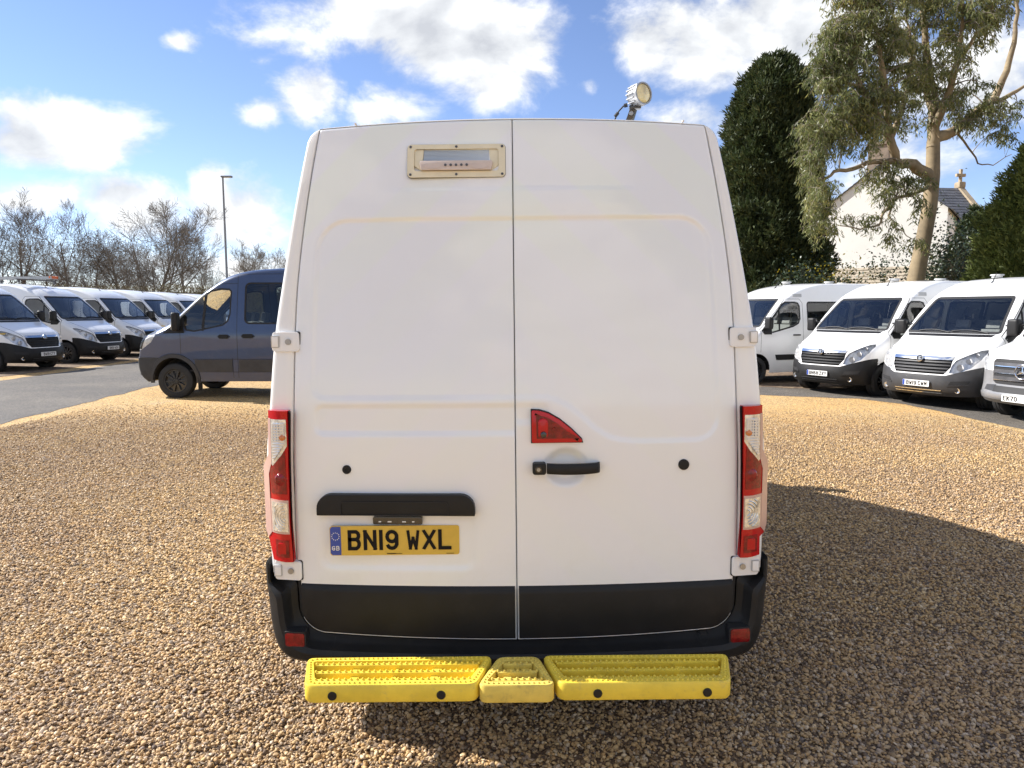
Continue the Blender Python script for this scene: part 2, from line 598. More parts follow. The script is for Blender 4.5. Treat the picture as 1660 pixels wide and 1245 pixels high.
def lettering(text, h, cw, stroke, gap, space):
    """flat strokes in (x, z), centred; returns (quads, width)"""
    quads = []
    x = 0.0
    for ch in text:
        if ch == ' ':
            x += space - gap
            continue
        wf, strokes = GL[ch]
        w = cw * wf
        a = stroke / 2 * (.8 if ch in 'WM' else 1)
        for st in strokes:
            P = [(x + a + px * (w - stroke) if wf > .5 else x + w / 2, a + py * (h - stroke)) for px, py in st]
            for (x0, z0), (x1, z1) in zip(P, P[1:]):
                d = math.hypot(x1 - x0, z1 - z0)
                if d < 1e-7:
                    continue
                ux, uz = (x1 - x0) / d, (z1 - z0) / d
                short = d < stroke * 1.2
                e = a * (0.25 if short else 1.0)
                q = []
                for (sx, sz, k, s) in ((x0, z0, -e, -1), (x1, z1, e, -1), (x1, z1, e, 1), (x0, z0, -e, 1)):
                    qx, qz = sx + ux * k - uz * a * s, sz + uz * k + ux * a * s
                    q.append((qx, min(h, max(0.0, qz))))
                quads.append(q)
        x += w + gap
    W = x - gap
    return [[(px - W / 2, pz - h / 2) for px, pz in q] for q in quads], W

# ================================================================= vans: one generator, three makes
# van space: nose at y = 0 looking towards -Y, x to the right of someone facing the nose, z up
def catmull(ctrl, per=5):
    P = [np.array(c, float) for c in ctrl]
    P = [2 * P[0] - P[1]] + P + [2 * P[-1] - P[-2]]
    out = []
    for i in range(1, len(P) - 2):
        p0, p1, p2, p3 = P[i - 1:i + 3]
        t = [0.0]
        for a, b in ((p0, p1), (p1, p2), (p2, p3)):
            t.append(t[-1] + max(1e-4, np.linalg.norm((b - a)[:2])) ** 0.5)
        n = max(2, min(9, int(np.linalg.norm((p2 - p1)[:2]) / 0.06))) if per else 2
        for k in range(n):
            u = t[1] + (t[2] - t[1]) * k / n
            a1 = (t[1] - u) / (t[1] - t[0]) * p0 + (u - t[0]) / (t[1] - t[0]) * p1
            a2 = (t[2] - u) / (t[2] - t[1]) * p1 + (u - t[1]) / (t[2] - t[1]) * p2
            a3 = (t[3] - u) / (t[3] - t[2]) * p2 + (u - t[2]) / (t[3] - t[2]) * p3
            b1 = (t[2] - u) / (t[2] - t[0]) * a1 + (u - t[0]) / (t[2] - t[0]) * a2
            b2 = (t[3] - u) / (t[3] - t[1]) * a2 + (u - t[1]) / (t[3] - t[1]) * a3
            out.append((t[2] - u) / (t[2] - t[1]) * b1 + (u - t[1]) / (t[2] - t[1]) * b2)
    out.append(P[-2])
    return out


def bisect(bm, faces, co, no):
    faces = [f for f in faces if f.is_valid]
    geom = set(faces)
    for f in faces:
        geom.update(f.edges)
        geom.update(f.verts)
    r = bmesh.ops.bisect_plane(bm, geom=list(geom), dist=1e-5, plane_co=co, plane_no=no)
    return [g for g in r['geom'] if isinstance(g, bmesh.types.BMFace) and g.is_valid]


def cut(bm, poly, plane, pred):
    """clip the faces passing pred by a convex outline seen along an axis; returns the faces inside"""
    i, j, k = {'front': (0, 2, 1), 'side': (1, 2, 0)}[plane]
    area = sum(poly[q][0] * poly[(q + 1) % len(poly)][1] - poly[(q + 1) % len(poly)][0] * poly[q][1] for q in range(len(poly)))
    if area < 0:
        poly = poly[::-1]
    us = [p[0] for p in poly]
    ws = [p[1] for p in poly]
    bb = (min(us), max(us), min(ws), max(ws))
    fs = []
    for f in bm.faces:
        if not pred(f):
            continue
        a = [v.co[i] for v in f.verts]
        b = [v.co[j] for v in f.verts]
        if max(a) < bb[0] or min(a) > bb[1] or max(b) < bb[2] or min(b) > bb[3]:
            continue
        fs.append(f)
    for q in range(len(poly)):
        (u0, w0), (u1, w1) = poly[q], poly[(q + 1) % len(poly)]
        if math.hypot(u1 - u0, w1 - w0) < 1e-6:
            continue
        no = Vector((0, 0, 0))
        no[i], no[j] = (w1 - w0), -(u1 - u0)
        no.normalize()
        co = Vector((0, 0, 0))
        co[i], co[j] = u0, w0
        fs = bisect(bm, fs, co, no)
        fs = [f for f in fs if (f.calc_center_median() - co).dot(no) < 0]
        if not fs:
            break
    return fs


def take(bm, faces, push=0.0, rim=0.0):
    """lift faces out of a mesh into one of their own; push moves them along their normals, rim gives the edge a depth"""
    nb = bmesh.new()
    mp = {}
    for f in faces:
        for v in f.verts:
            if v not in mp:
                mp[v] = nb.verts.new(v.co)
        try:
            nb.faces.new([mp[v] for v in f.verts])
        except ValueError:
            pass
    bmesh.ops.delete(bm, geom=faces, context='FACES')
    nb.normal_update()
    if push:
        offs = [(v, v.normal.copy()) for v in nb.verts]
        for v, n in offs:
            v.co += n * push
    if rim:
        add_rim(nb, rim)
    return nb


def add_rim(b, depth, edges=None):
    b.normal_update()
    es = edges or [e for e in b.edges if len(e.link_faces) == 1]
    nrm = {v: v.normal.copy() for e in es for v in e.verts}
    r = bmesh.ops.extrude_edge_only(b, edges=es)
    nv = [g for g in r['geom'] if isinstance(g, bmesh.types.BMVert)]
    for v in nv:
        best = min(nrm, key=lambda o: (o.co - v.co).length_squared) if len(nrm) < 60 else None
        if best is None:
            for e in v.link_edges:
                o = e.other_vert(v)
                if o in nrm and (o.co - v.co).length_squared < 1e-10:
                    best = o
                    break
        if best is not None:
            v.co -= nrm[best] * depth


def fill_poly(poly, step):
    """flat outline turned into a mesh fine enough to drape"""
    b = bmesh.new()
    b.faces.new([b.verts.new((p[0], p[1], 0)) for p in poly])
    bmesh.ops.triangulate(b, faces=b.faces[:])
    for ax in (0, 1):
        lo = min(p[ax] for p in poly)
        hi = max(p[ax] for p in poly)
        k = math.floor(lo / step) + 1
        while k * step < hi:
            co, no = Vector((0, 0, 0)), Vector((0, 0, 0))
            co[ax] = k * step
            no[ax] = 1
            bisect(b, b.faces[:], co, no)
            k += 1
    return b


def drape(bvh, poly, plane, sgn=1, off=0.004, depth=0.012, step=0.08):
    """lay an outline onto the body: 'front' looks along +Y, 'side' looks along -sgn*X"""
    b = fill_poly(poly, step)
    for v in b.verts:
        u, w = v.co.x, v.co.y
        if plane == 'front':
            o, d = Vector((u, -3, w)), Vector((0, 1, 0))
        else:
            o, d = Vector((3 * sgn, u, w)), Vector((-sgn, 0, 0))
        hit, n, _, _ = bvh.ray_cast(o, d)
        if hit is None:
            hit = Vector((u, 0.3, w)) if plane == 'front' else Vector((sgn * 0.95, u, w))
        v.co = hit - d * off
    bmesh.ops.recalc_face_normals(b, faces=b.faces)
    out = Vector((0, -1, 0)) if plane == 'front' else Vector((sgn, 0, 0))
    if sum((f.normal.dot(out) for f in b.faces)) < 0:
        bmesh.ops.reverse_faces(b, faces=b.faces)
    if depth:
        es = [e for e in b.edges if len(e.link_faces) == 1]
        r = bmesh.ops.extrude_edge_only(b, edges=es)
        for g in r['geom']:
            if isinstance(g, bmesh.types.BMVert):
                g.co -= out * depth
    return b


def shrink(poly, d):
    """inset a convex outline"""
    n = len(poly)
    area = sum(poly[q][0] * poly[(q + 1) % n][1] - poly[(q + 1) % n][0] * poly[q][1] for q in range(n))
    s = 1 if area > 0 else -1
    out = []
    for q in range(n):
        p0, p1, p2 = Vector(poly[q - 1]), Vector(poly[q]), Vector(poly[(q + 1) % n])
        a = (p1 - p0).normalized()
        b = (p2 - p1).normalized()
        na, nb_ = Vector((-a.y, a.x)) * s, Vector((-b.y, b.x)) * s
        h = (na + nb_)
        h = h / max(0.3, h.length_squared) * 2
        out.append(tuple(p1 + h * d))
    return out


def band(p, q, w):
    """thin quad from p to q"""
    p, q = Vector(p), Vector(q)
    d = (q - p).normalized()
    n = Vector((-d.y, d.x)) * w / 2
    return [tuple(p - n), tuple(q - n), tuple(q + n), tuple(p + n)]


def shell(ctrl, W):
    rows = catmull(ctrl)
    bm = bmesh.new()
    tagl = bm.faces.layers.int.new('side')
    us = [0, .2, .4, .6, .8, .92, 1.0]
    angs = [PI / 2 * k / 8 for k in range(1, 9)]
    grid, ends = [], []
    for s, z, ds, dz, Rl, k in rows:
        Wi = W(s + ds, z + dz)
        xf = Wi - Rl
        half = []
        for u in us:
            x = u * xf
            half.append((x, k * (x / Wi) ** 2))
        for a in angs:
            x = xf + Rl * math.sin(a)
            half.append((x, k * (x / Wi) ** 2 * math.cos(a) + (1 - math.cos(a))))
        line = [bm.verts.new((-x, s + ds * d, z + dz * d)) for x, d in half[:0:-1]] + [bm.verts.new((x, s + ds * d, z + dz * d)) for x, d in half]
        grid.append(line)
    for a, b in zip(grid, grid[1:]):
        for i in range(len(a) - 1):
            bm.faces.new((a[i], b[i], b[i + 1], a[i + 1]))
    for idx, sg in ((0, -1), (-1, 1)):
        loop = [g[idx] for g in grid]
        f = bm.faces.new(loop if sg > 0 else loop[::-1])
        r = bmesh.ops.triangulate(bm, faces=[f])
        for g in r['faces']:
            g[tagl] = 1
    L = max(r[0] for r in rows)
    for k in range(1, int(L / 0.16) + 1):
        fs = [f for f in bm.faces if f[tagl] == 1]
        bisect(bm, fs, Vector((0, k * 0.16, 0)), Vector((0, 1, 0)))
    for k in range(1, 17):
        fs = [f for f in bm.faces if f[tagl] == 1]
        bisect(bm, fs, Vector((0, 0, 0.24 + k * 0.14)), Vector((0, 0, 1)))
    for v in bm.verts:
        if v.link_faces and all(f[tagl] == 1 for f in v.link_faces):
            v.co.x = math.copysign(W(v.co.y, v.co.z), v.co.x)
    bmesh.ops.recalc_face_normals(bm, faces=bm.faces)
    bm.normal_update()
    top = max(bm.faces, key=lambda f: f.calc_center_median().z)
    if top.normal.z < 0:
        bmesh.ops.reverse_faces(bm, faces=bm.faces)
    return bm


def wheel_meshes():
    """a tyre and a black wheel with spokes, lying along X, outer face towards +X"""
    t = MB()
    R, w = 0.345, 0.11
    prof = [(0.215, -w * .8), (0.235, -w), (0.30, -w * 1.02), (0.332, -w * .9), (R, -w * .72), (R, -w * .30), (R - .008, -w * .27), (R - .008, -w * .2), (R, -w * .17), (R, w * .17), (R - .008, w * .2), (R - .008, w * .27), (R, w * .30), (R, w * .72), (0.332, w * .9), (0.30, w * 1.02), (0.235, w), (0.215, w * .8)]
    t.lathe(prof + [prof[0]], axis='X', n=40, cap=False)
    tyre = bpy.data.meshes.new('tyre')
    b = t.bm()
    b.to_mesh(tyre)
    b.free()
    tyre.materials.append(MATS['rubber'])
    finish(tyre, 30)
    r = MB()
    r.lathe([(0.0, -0.01), (0.19, -0.01), (0.214, 0.05), (0.22, 0.092), (0.205, 0.092), (0.20, 0.04)], axis='X', n=32)
    r.lathe([(0.0, 0.085), (0.055, 0.085), (0.065, 0.07), (0.065, 0.03)], axis='X', n=20)
    for k in range(10):
        a = 2 * PI * k / 10
        M = Matrix.Rotation(a, 4, 'X')
        r.box((0.062, 0, 0.135), (0.040, 0.034, 0.15), M=M)
    for k in range(5):
        a = 2 * PI * k / 5 + 0.3
        r.lathe([(0.0, 0.094), (0.011, 0.094), (0.012, 0.08)], c=(0, 0.04 * math.cos(a), 0.04 * math.sin(a)), axis='X', n=8)
    rim = bpy.data.meshes.new('rim')
    b = r.bm()
    b.to_mesh(rim)
    b.free()
    rim.materials.append(MATS['rim_black'])
    finish(rim, 30)
    return tyre, rim


TYRE, RIM = wheel_meshes()


def add_wheels(root, spots, xw):
    for s in spots:
        for sg in (-1, 1):
            w = obj('wheel', TYRE, None, root, smooth=False)
            w.name = 'wheel'
            w.location = (sg * xw, s, 0.338)
            w.rotation_euler = (random.uniform(0, 1), 0, 0) if sg > 0 else (random.uniform(0, 1), 0, PI)
            r = obj('rim', RIM, None, w, smooth=False)


def seat_mesh(wide):
    m = MB()
    h = wide / 2
    m.box((0, 0.0, 0.10), (wide, 0.48, 0.17))
    M = Matrix.Translation((0, 0.22, 0.15)) @ Matrix.Rotation(math.radians(-14), 4, 'X')
    m.box((0, 0, 0.30), (wide * .96, 0.13, 0.62), M=M)
    n = 1 if wide < .6 else 2
    for k in range(n):
        cx = 0 if n == 1 else (k - .5) * wide * .5
        m.box((cx, 0, 0.72), (0.26, 0.09, 0.17), M=M)
        for s in (-.06, .06):
            m.box((cx + s, 0, 0.62), (0.014, 0.014, 0.08), M=M)
    b = m.bm(bevel=0.035, seg=3)
    me = bpy.data.meshes.new('seat')
    b.to_mesh(me)
    b.free()
    me.materials.append(MATS['seat_cloth'])
    finish(me, 50)
    return me


SEAT1, SEAT2 = seat_mesh(0.5), seat_mesh(0.86)


def cab_fittings(root, s0, zf, dash=True):
    a = obj('seat', SEAT1, None, root, smooth=False)
    a.location = (-0.47, s0, zf)
    b = obj('seat', SEAT2, None, root, smooth=False)
    b.location = (0.36, s0, zf)
    m = MB()
    M = Matrix.Translation((-0.47, s0 - 0.44, zf + 0.50)) @ Matrix.Rotation(math.radians(38), 4, 'X')
    n = 24
    pts = [M @ Vector((0.19 * math.cos(2 * PI * k / n), 0.19 * math.sin(2 * PI * k / n), 0)) for k in range(n + 1)]
    m.tube(pts, 0.016, 6)
    m.tube([M @ Vector((-.18, 0, 0)), M @ Vector((.18, 0, 0))], 0.018, 6)
    m.tube([M @ Vector((0, 0, 0)), M @ Vector((0, -.18, 0))], 0.018, 6)
    m.tube([M @ Vector((0, 0, 0)), M @ Vector((0, 0.1, -.3))], 0.03, 6)
    m.build('steering_wheel', 'dash_plastic', root)


def body_extras(root, L, zf, wspots, arch_r, W, rear_wall=True):
    """dark floor, inner arches and inner walls so that nothing shows hollow"""
    m = MB()
    m.box((0, L / 2 + 0.1, 0.40), (1.5, L - 0.9, 0.14))
    m.box((0, L / 2 + 0.35, 0.54), (1.86, L - 1.5, 0.03))
    m.build('underbody', 'gap_dark', root)
    for s in wspots:
        for sg in (-1, 1):
            a = MB()
            n = 14
            prof = [(arch_r * 1.0 * math.cos(PI * k / n), max(0.30, 0.36 + arch_r * math.sin(PI * k / n))) for k in range(n + 1)]
            xo = W(s, 0.75) - 0.012
            for i in range(n):
                (y0, z0), (y1, z1) = prof[i], prof[i + 1]
                a.add([(sg * xo, s + y0, z0), (sg * xo, s + y1, z1), (sg * 0.62, s + y1, z1), (sg * 0.62, s + y0, z0)], [(0, 1, 2, 3)])
            a.add([(sg * 0.62, s + y, z) for y, z in prof], [tuple(range(n + 1))])
            a.build('wheel_arch', 'gap_dark', root, weld=1e-4)


def number_plate(root, text, c, M=None, band_blue=True, face='plate_white', size=(0.52, 0.111)):
    """small plate facing -Y"""
    p = MB()
    w, h = size
    p.prism(rrect(-w / 2, w / 2, -h / 2, h / 2, 0.012, 3), 0.0, 0.012)
    o = p.build('number_plate', face, root, angle=30)
    o.location = c
    if M:
        o.rotation_euler = M
    q, tw = lettering(text, 0.079, 0.05, 0.0135, 0.011, 0.033)
    sh = 0.018 if len(text) > 5 else -0.12
    tx = MB()
    for i, k in enumerate(q):
        tx.add([(x + sh, -0.0025 - (i % 9) * 0.0002, z) for x, z in k], [(0, 1, 2, 3)])
    tx.build('characters', 'plate_ink', o, smooth=False)
    if band_blue:
        bb = MB()
        bb.prism([(-w / 2 + .003, -h / 2 + .004), (-w / 2 + .042, -h / 2 + .004), (-w / 2 + .042, h / 2 - .004), (-w / 2 + .003, h / 2 - .004)], -0.002, 0.004)
        bb.build('country_band', 'plate_blue', o)
    return o


def griffin_badge(root, c, r, tilt):
    """round chrome badge: ring and a winged, beaked head cut out inside it"""
    M = Matrix.Rotation(tilt, 4, 'X')
    b = MB()
    b.lathe([(r, 0.0), (r, -0.014), (r * .86, -0.018), (r * .80, -0.010), (r * .80, 0.0)], axis='Y', n=28, M=M)
    o = b.build('badge', 'chrome', root)
    o.location = c
    d = MB()
    d.lathe([(0.0, -0.006), (r * .82, -0.006)], axis='Y', n=24, M=M)
    d.build('badge_ground', 'steel_dark', o)
    g = MB()
    for poly in ([(-.62, -.42), (-.30, .02), (-.46, .40), (-.10, .66), (.18, .58), (.52, .34), (.24, .30), (.02, .34), (-.02, .10), (.30, -.10), (.60, -.46), (.16, -.32), (-.10, -.62), (-.16, -.22)],):
        vs_ = [M @ Vector((x * r, -0.014, z * r)) for x, z in poly] + [M @ Vector((x * r, -0.005, z * r)) for x, z in poly]
        n = len(poly)
        g.add(vs_, [tuple(range(n))] + [(i, (i + 1) % n, n + (i + 1) % n, n + i) for i in range(n)])
    g.build('badge_emblem', 'chrome', o, angle=20)


def mirror_meshes(root, s, z, xb, mm='black_plastic', size=(0.20, 0.13, 0.30)):
    for sg in (-1, 1):
        m = MB()
        cx = sg * (xb + 0.05 + size[0] / 2)
        m.box((cx, s, z), size)
        o = obj('door_mirror', m.bm(bevel=0.045, seg=3), mm, root, angle=50)
        for dz in (-.09, .05):
            a = MB()
            a.tube([(sg * (xb - 0.06), s + .05, z + dz), (sg * (xb + .03), s + .03, z + dz), (cx - sg * .05, s, z + dz)], 0.02, 8)
            a.build('mirror_arm', mm, o)
        g = MB()
        g.prism(rrect(cx - size[0] * .40, cx + size[0] * .40, z - size[2] * .42, z + size[2] * .42, 0.03, 3), s + size[1] / 2 - .002, s + size[1] / 2 + .004)
        g.build('mirror_glass', 'chrome', o)


wz = hermite([(0.2, 1.0), (0.5, 1.03), (0.9, 1.04), (1.12, 1.04), (1.35, 1.02), (1.635, 0.995), (1.9, 0.957), (2.2, 0.912), (2.52, 0.860)])
ws = hermite([(0.0, 0.86), (0.3, 0.925), (0.6, 0.965), (1.0, 0.985), (1.6, 0.996), (2.3, 1.0)])


def W_master(s, z):
    return wz(z) * ws(s)


def master_ctrl(L):
    return [(0.12, 0.25, .34, .03, .50, .3), (0.03, 0.34, .40, .02, .60, .3), (0.0, 0.48, .44, .02, .62, .3), (0.02, 0.62, .44, .02, .62, .3), (0.06, 0.78, .44, .0, .62, .3), (0.10, 0.93, .44, -.03, .60, .3),
            (0.17, 1.03, .40, -.07, .55, .3), (0.42, 1.17, .24, -.16, .36, .3), (0.72, 1.30, .13, -.18, .26, .3), (0.88, 1.38, .10, -.15, .20, .35), (1.28, 1.76, .09, -.11, .14, .4), (1.70, 2.14, .08, -.11, .13, .4),
            (1.95, 2.30, .06, -.13, .16, .4), (2.35, 2.44, .03, -.12, .13, .4), (2.9, 2.53, .0, -.085, .10, .42), (3.4, 2.55, .0, -.078, .09, .45), (L - 0.45, 2.553, .0, -.075, .09, .45),
            (L - 0.17, 2.50, -.07, -.06, .07, .4), (L - 0.09, 2.2, -.05, -.02, .05, .4), (L - 0.01, 1.4, -.04, 0, .05, .4), (L, 0.9, -.04, 0, .05, .4), (L, 0.30, -.04, 0, .05, .4)]


WIN_DOOR = [(1.02, 1.35), (1.10, 1.29), (1.35, 1.275), (2.0, 1.42), (2.17, 1.50), (2.23, 1.62), (2.23, 1.95), (2.18, 2.03), (2.06, 2.055), (1.76, 2.055), (1.66, 2.0)]


def make_master(name, L=5.55, minibus=False, stripe=False, grey_bumper=False, plate='BN68 ZXY', hero=False, blue=True):
    root = empty(name)
    bm = shell(master_ctrl(L), W_master)
    bvh = BVHTree.FromBMesh(bm)
    wspots = (0.87, L - 1.0)
    side = lambda f: abs(f.calc_center_median().x) > 0.70 and abs(f.normal.x) > 0.45
    for sgn in (-1, 1):
        sd = lambda f, sgn=sgn: side(f) and f.calc_center_median().x * sgn > 0
        for s in wspots:
            c = [(s + 0.41 * math.cos(2 * PI * k / 24), 0.36 + 0.41 * math.sin(2 * PI * k / 24)) for k in range(24)]
            bmesh.ops.delete(bm, geom=cut(bm, c, 'side', lambda f, sgn=sgn: f.calc_center_median().x * sgn > 0.6), context='FACES')
        for w in ([WIN_DOOR] + ([rrect(2.45, 3.75, 1.40, 2.06, 0.09, 4), rrect(3.82, 5.18, 1.40, 2.06, 0.09, 4)] if minibus else [])):
            o = take(bm, cut(bm, w, 'side', sd), -0.004, 0.0)
            gl = take(o, cut(o, shrink(w, 0.035), 'side', lambda f: True), -0.002, 0)
            add_rim(o, 0.03)
            obj('window_seal', o, 'gap_dark', root)
            obj('door_window' if w is WIN_DOOR else 'side_window', gl, 'window_glass' if w is WIN_DOOR else 'tinted_glass', root)
        # shut lines of the cab door
        for p, q in (((2.31, 0.42), (2.31, 2.02)), ((2.31, 2.02), (2.22, 2.12)), ((2.22, 2.12), (1.78, 2.12)), ((1.78, 2.12), (0.98, 1.36)), ((0.98, 1.36), (0.98, 0.80))):
            for f in cut(bm, band(p, q, 0.009), 'side', sd):
                f.material_index = 1
    front = lambda f: f.calc_center_median().y < 1.0
    # bumper, grille, headlamps, bonnet seams
    bump = cut(bm, [(-1.3, .1), (1.3, .1), (1.3, .645), (-1.3, .645)], 'front', lambda f: f.calc_center_median().y < .62)
    bmp = take(bm, bump)
    for sg in (-1, 1):
        ex = cut(bm, [(sg * .50, .645), (sg * 1.3, .645), (sg * 1.3, .90), (sg * .97, .82)], 'front', lambda f: f.calc_center_median().y < .62)
        b2 = take(bm, ex)
        me = bpy.data.meshes.new('tmp')
        b2.to_mesh(me)
        b2.free()
        bmp.from_mesh(me)
        bpy.data.meshes.remove(me)
    bmesh.ops.remove_doubles(bmp, verts=bmp.verts, dist=1e-5)
    add_rim(bmp, 0.03)
    bo = obj('bumper', bmp, 'grey_plastic' if grey_bumper else 'black_plastic', root)
    gp = [(-.47, .665), (.47, .665), (.56, .80), (.57, .945), (-.57, .945), (-.56, .80)]
    g = take(bm, cut(bm, gp, 'front', front), -0.035, 0)
    add_rim(g, -0.035)
    go = obj('grille', g, 'gap_dark', root)
    for k in range(4):
        z = 0.70 + k * 0.06
        hw = 0.485 + (z - 0.67) * 0.5 if z < .80 else 0.55
        obj('slat', drape(bvh, [(-hw, z), (hw, z), (hw, z + .026), (-hw, z + .026)], 'front', 1, 0.002, 0.03, 0.1), 'grey_plastic' if grey_bumper else 'black_plastic', go)
    obj('grille_bar', drape(bvh, [(-.565, .935), (.565, .935), (.585, .995), (-.585, .995)], 'front', 1, 0.012, 0.03, 0.08), 'chrome', root)
    griffin_badge(root, (0, 0.078, 0.945), 0.066, math.radians(-12))
    for sg in (-1, 1):
        hp = [(sg * a, b) for a, b in ((.545, .70), (.66, .685), (.84, .80), (.935, .95), (.955, 1.08), (.93, 1.13), (.87, 1.12), (.62, .93), (.575, .84))]
        fs = cut(bm, hp, 'front', lambda f: f.calc_center_median().y < 0.95 and f.calc_center_median().x * sg > 0.3)
        h = take(bm, fs)
        cov = h.copy()
        for v in h.verts:
            v.co -= v.normal * 0.05
        h.normal_update()
        add_rim(h, -0.05)
        ho = obj('headlamp', h, 'lamp_reflector', root)
        obj('lens_cover', cov, 'lamp_cover', ho)
        for (ax, az, rr) in ((.70, .80, .062), (.80, .92, .055), (.87, 1.03, .035)):
            hit, n, _, _ = bvh.ray_cast(Vector((sg * ax, -3, az)), Vector((0, 1, 0)))
            if hit:
                b = MB()
                b.lathe([(rr, -0.02), (rr * .93, -0.02), (rr * .6, .02), (0.0, .035)], axis='Y', n=18)
                b.lathe([(rr * .22, -.01), (rr * .22, .03)], axis='Y', n=10)
                bb = b.build('bulb_bowl', 'lamp_reflector', ho)
                bb.location = hit + Vector((-sg * .012, .035, 0))
        # bonnet seam and lower intakes, fog lamps
        for f in cut(bm, band((sg * .60, .955), (sg * .80, 1.33), 0.010), 'front', lambda f: f.calc_center_median().x * sg > 0 and f.calc_center_median().y < .9):
            f.material_index = 1
        obj('intake', drape(bvh, [(sg * a, b) for a, b in ((.56, .47), (.83, .50), (.86, .565), (.60, .545))], 'front', 1, 0.004, 0.02), 'gap_dark', bo)
        obj('intake_lip', drape(bvh, [(sg * a, b) for a, b in ((.54, .445), (.84, .475), (.84, .495), (.55, .468))], 'front', 1, 0.012, 0.02), 'grey_plastic' if grey_bumper else 'black_plastic', bo)
        hit, n, _, _ = bvh.ray_cast(Vector((sg * .70, -3, .375)), Vector((0, 1, 0)))
        fb = MB()
        fb.lathe([(.048, .03), (.048, -.012), (.040, -.012), (.036, .0), (0, .008)], axis='Y', n=18)
        fo = fb.build('fog_lamp', 'chrome', bo)
        fo.location = hit
        # rub strip, handle, indicator vent
        for a0, a1 in ((1.42, 2.24), (2.40, wspots[1] - .46)):
            if a1 > a0 + .2:
                obj('rub_strip', drape(bvh, [(a0 + .05, .60), (a1 - .05, .60), (a1, .64), (a1, .735), (a0, .735)], 'side', sg, 0.012, 0.03, 0.15), 'black_plastic', root)
        obj('door_handle', drape(bvh, rrect(1.98, 2.20, 1.20, 1.235, .012, 2), 'side', sg, 0.03, 0.03, 0.1), 'black_plastic', root)
        if minibus:
            obj('roof_vent', drape(bvh, rrect(2.02, 2.30, 2.17, 2.25, .012, 2), 'side', sg, 0.012, 0.03, 0.1), 'interior_trim', root)
        if stripe:
            obj('stripe', drape(bvh, [(0.45, 1.03), (2.28, 1.10), (2.28, 1.14), (0.45, 1.07)], 'side', sg, 0.002, 0.0, 0.1), 'stripe_yellow', root)
            obj('stripe', drape(bvh, [(2.34, 1.10), (L - .2, 1.10), (L - .2, 1.14), (2.34, 1.14)], 'side', sg, 0.002, 0.0, 0.1), 'stripe_yellow', root)
        # mirror foot and window divider
        obj('mirror_foot', drape(bvh, [(1.0, 1.33), (1.08, 1.24), (1.30, 1.24), (1.30, 1.60)], 'side', sg, 0.010, 0.02, 0.1), 'black_plastic', root)
        obj('window_divider', drape(bvh, band((1.55, 1.32), (1.55, 1.90), 0.035), 'side', sg, 0.004, 0.02, 0.1), 'gap_dark', root)
    obj('lower_grille', drape(bvh, [(-.42, .29), (.42, .29), (.47, .375), (-.47, .375)], 'front', 1, 0.004, 0.0), 'gap_dark', bo)
    for z in (.30, .352):
        obj('slat', drape(bvh, [(-.45, z), (.45, z), (.455, z + .016), (-.455, z + .016)], 'front', 1, 0.014, 0.03), 'chrome' if grey_bumper else 'grey_plastic', bo)
    # windscreen
    wp = [(-.86, 1.405), (.86, 1.405), (.90, 1.43), (.905, 1.47), (.775, 2.07), (.745, 2.12), (.70, 2.135), (-.70, 2.135), (-.745, 2.12), (-.775, 2.07), (-.905, 1.47), (-.90, 1.43)]
    o = take(bm, cut(bm, wp, 'front', lambda f: f.calc_center_median().y < 2.2), -0.003)
    gl = take(o, cut(o, shrink(wp, 0.05), 'front', lambda f: True), -0.002)
    add_rim(o, 0.03)
    wo = obj('windscreen', gl, 'window_glass', root)
    obj('windscreen_seal', o, 'gap_dark', wo)
    obj('cowl', drape(bvh, [(-.80, 1.352), (.80, 1.352), (.84, 1.40), (-.84, 1.40)], 'front', 1, 0.008, 0.03, 0.1), 'black_plastic', root)
    for x0, x1 in ((.05, .72), (-.62, .02)):
        m = MB()
        pts = []
        for k in range(9):
            u = k / 8
            x, z = x1 + (x0 - x1) * u, 1.41 + 0.035 * math.sin(PI * u) + 0.03 * u
            hit, n, _, _ = bvh.ray_cast(Vector((x, -3, z)), Vector((0, 1, 0)))
            pts.append(hit + n * 0.02 if n.y < 0 else hit - n * 0.02)
        m.tube(pts, 0.011, 6)
        m.build('wiper', 'black_plastic', root)
    # aerial
    m = MB()
    m.tube([(0.0, 2.25, 2.40), (0.0, 2.30, 2.44), (0.0, 2.42, 2.62)], [0.02, 0.012, 0.005], 6)
    m.build('aerial', 'black_plastic', root)
    if minibus:
        for k in range(3):
            m = MB()
            m.lathe([(.10, 2.54), (.10, 2.58), (.13, 2.585), (.12, 2.61), (0, 2.615)], c=(0.25 if k % 2 else -.25, 2.9 + k * 1.0, 0), n=16)
            m.build('roof_ventilator', 'interior_trim', root)
    if hero:
        bmesh.ops.bisect_plane(bm, geom=bm.verts[:] + bm.edges[:] + bm.faces[:], plane_co=(0, L - 0.46, 0), plane_no=(0, 1, 0))
        bmesh.ops.delete(bm, geom=[f for f in bm.faces if f.calc_center_median().y > L - 0.46], context='FACES')
    body = obj('body', bm, ['white_paint', 'gap_dark'], root)
    # dashboard, seats, bulkhead
    d = MB()
    d.prism([(0.95, 0.85), (0.95, 1.33), (1.10, 1.36), (1.28, 1.27), (1.32, 0.85)], -0.84, 0.84, 'YZ')
    d.build('dashboard', 'dash_plastic', root, bevel=0.03)
    cab_fittings(root, 1.80, 0.72)
    if not minibus:
        b = MB()
        b.prism([(-.93, .56), (.93, .56), (.98, 1.2), (.96, 1.6), (.84, 2.3), (-.84, 2.3), (-.96, 1.6), (-.98, 1.2)], 2.44, 2.47)
        b.build('bulkhead', 'interior_trim', root)
    else:
        for r in range(3):
            for x in (-.48, .38):
                a = obj('seat', SEAT2, None, root, smooth=False)
                a.location = (x, 2.9 + r * .82, 0.72)
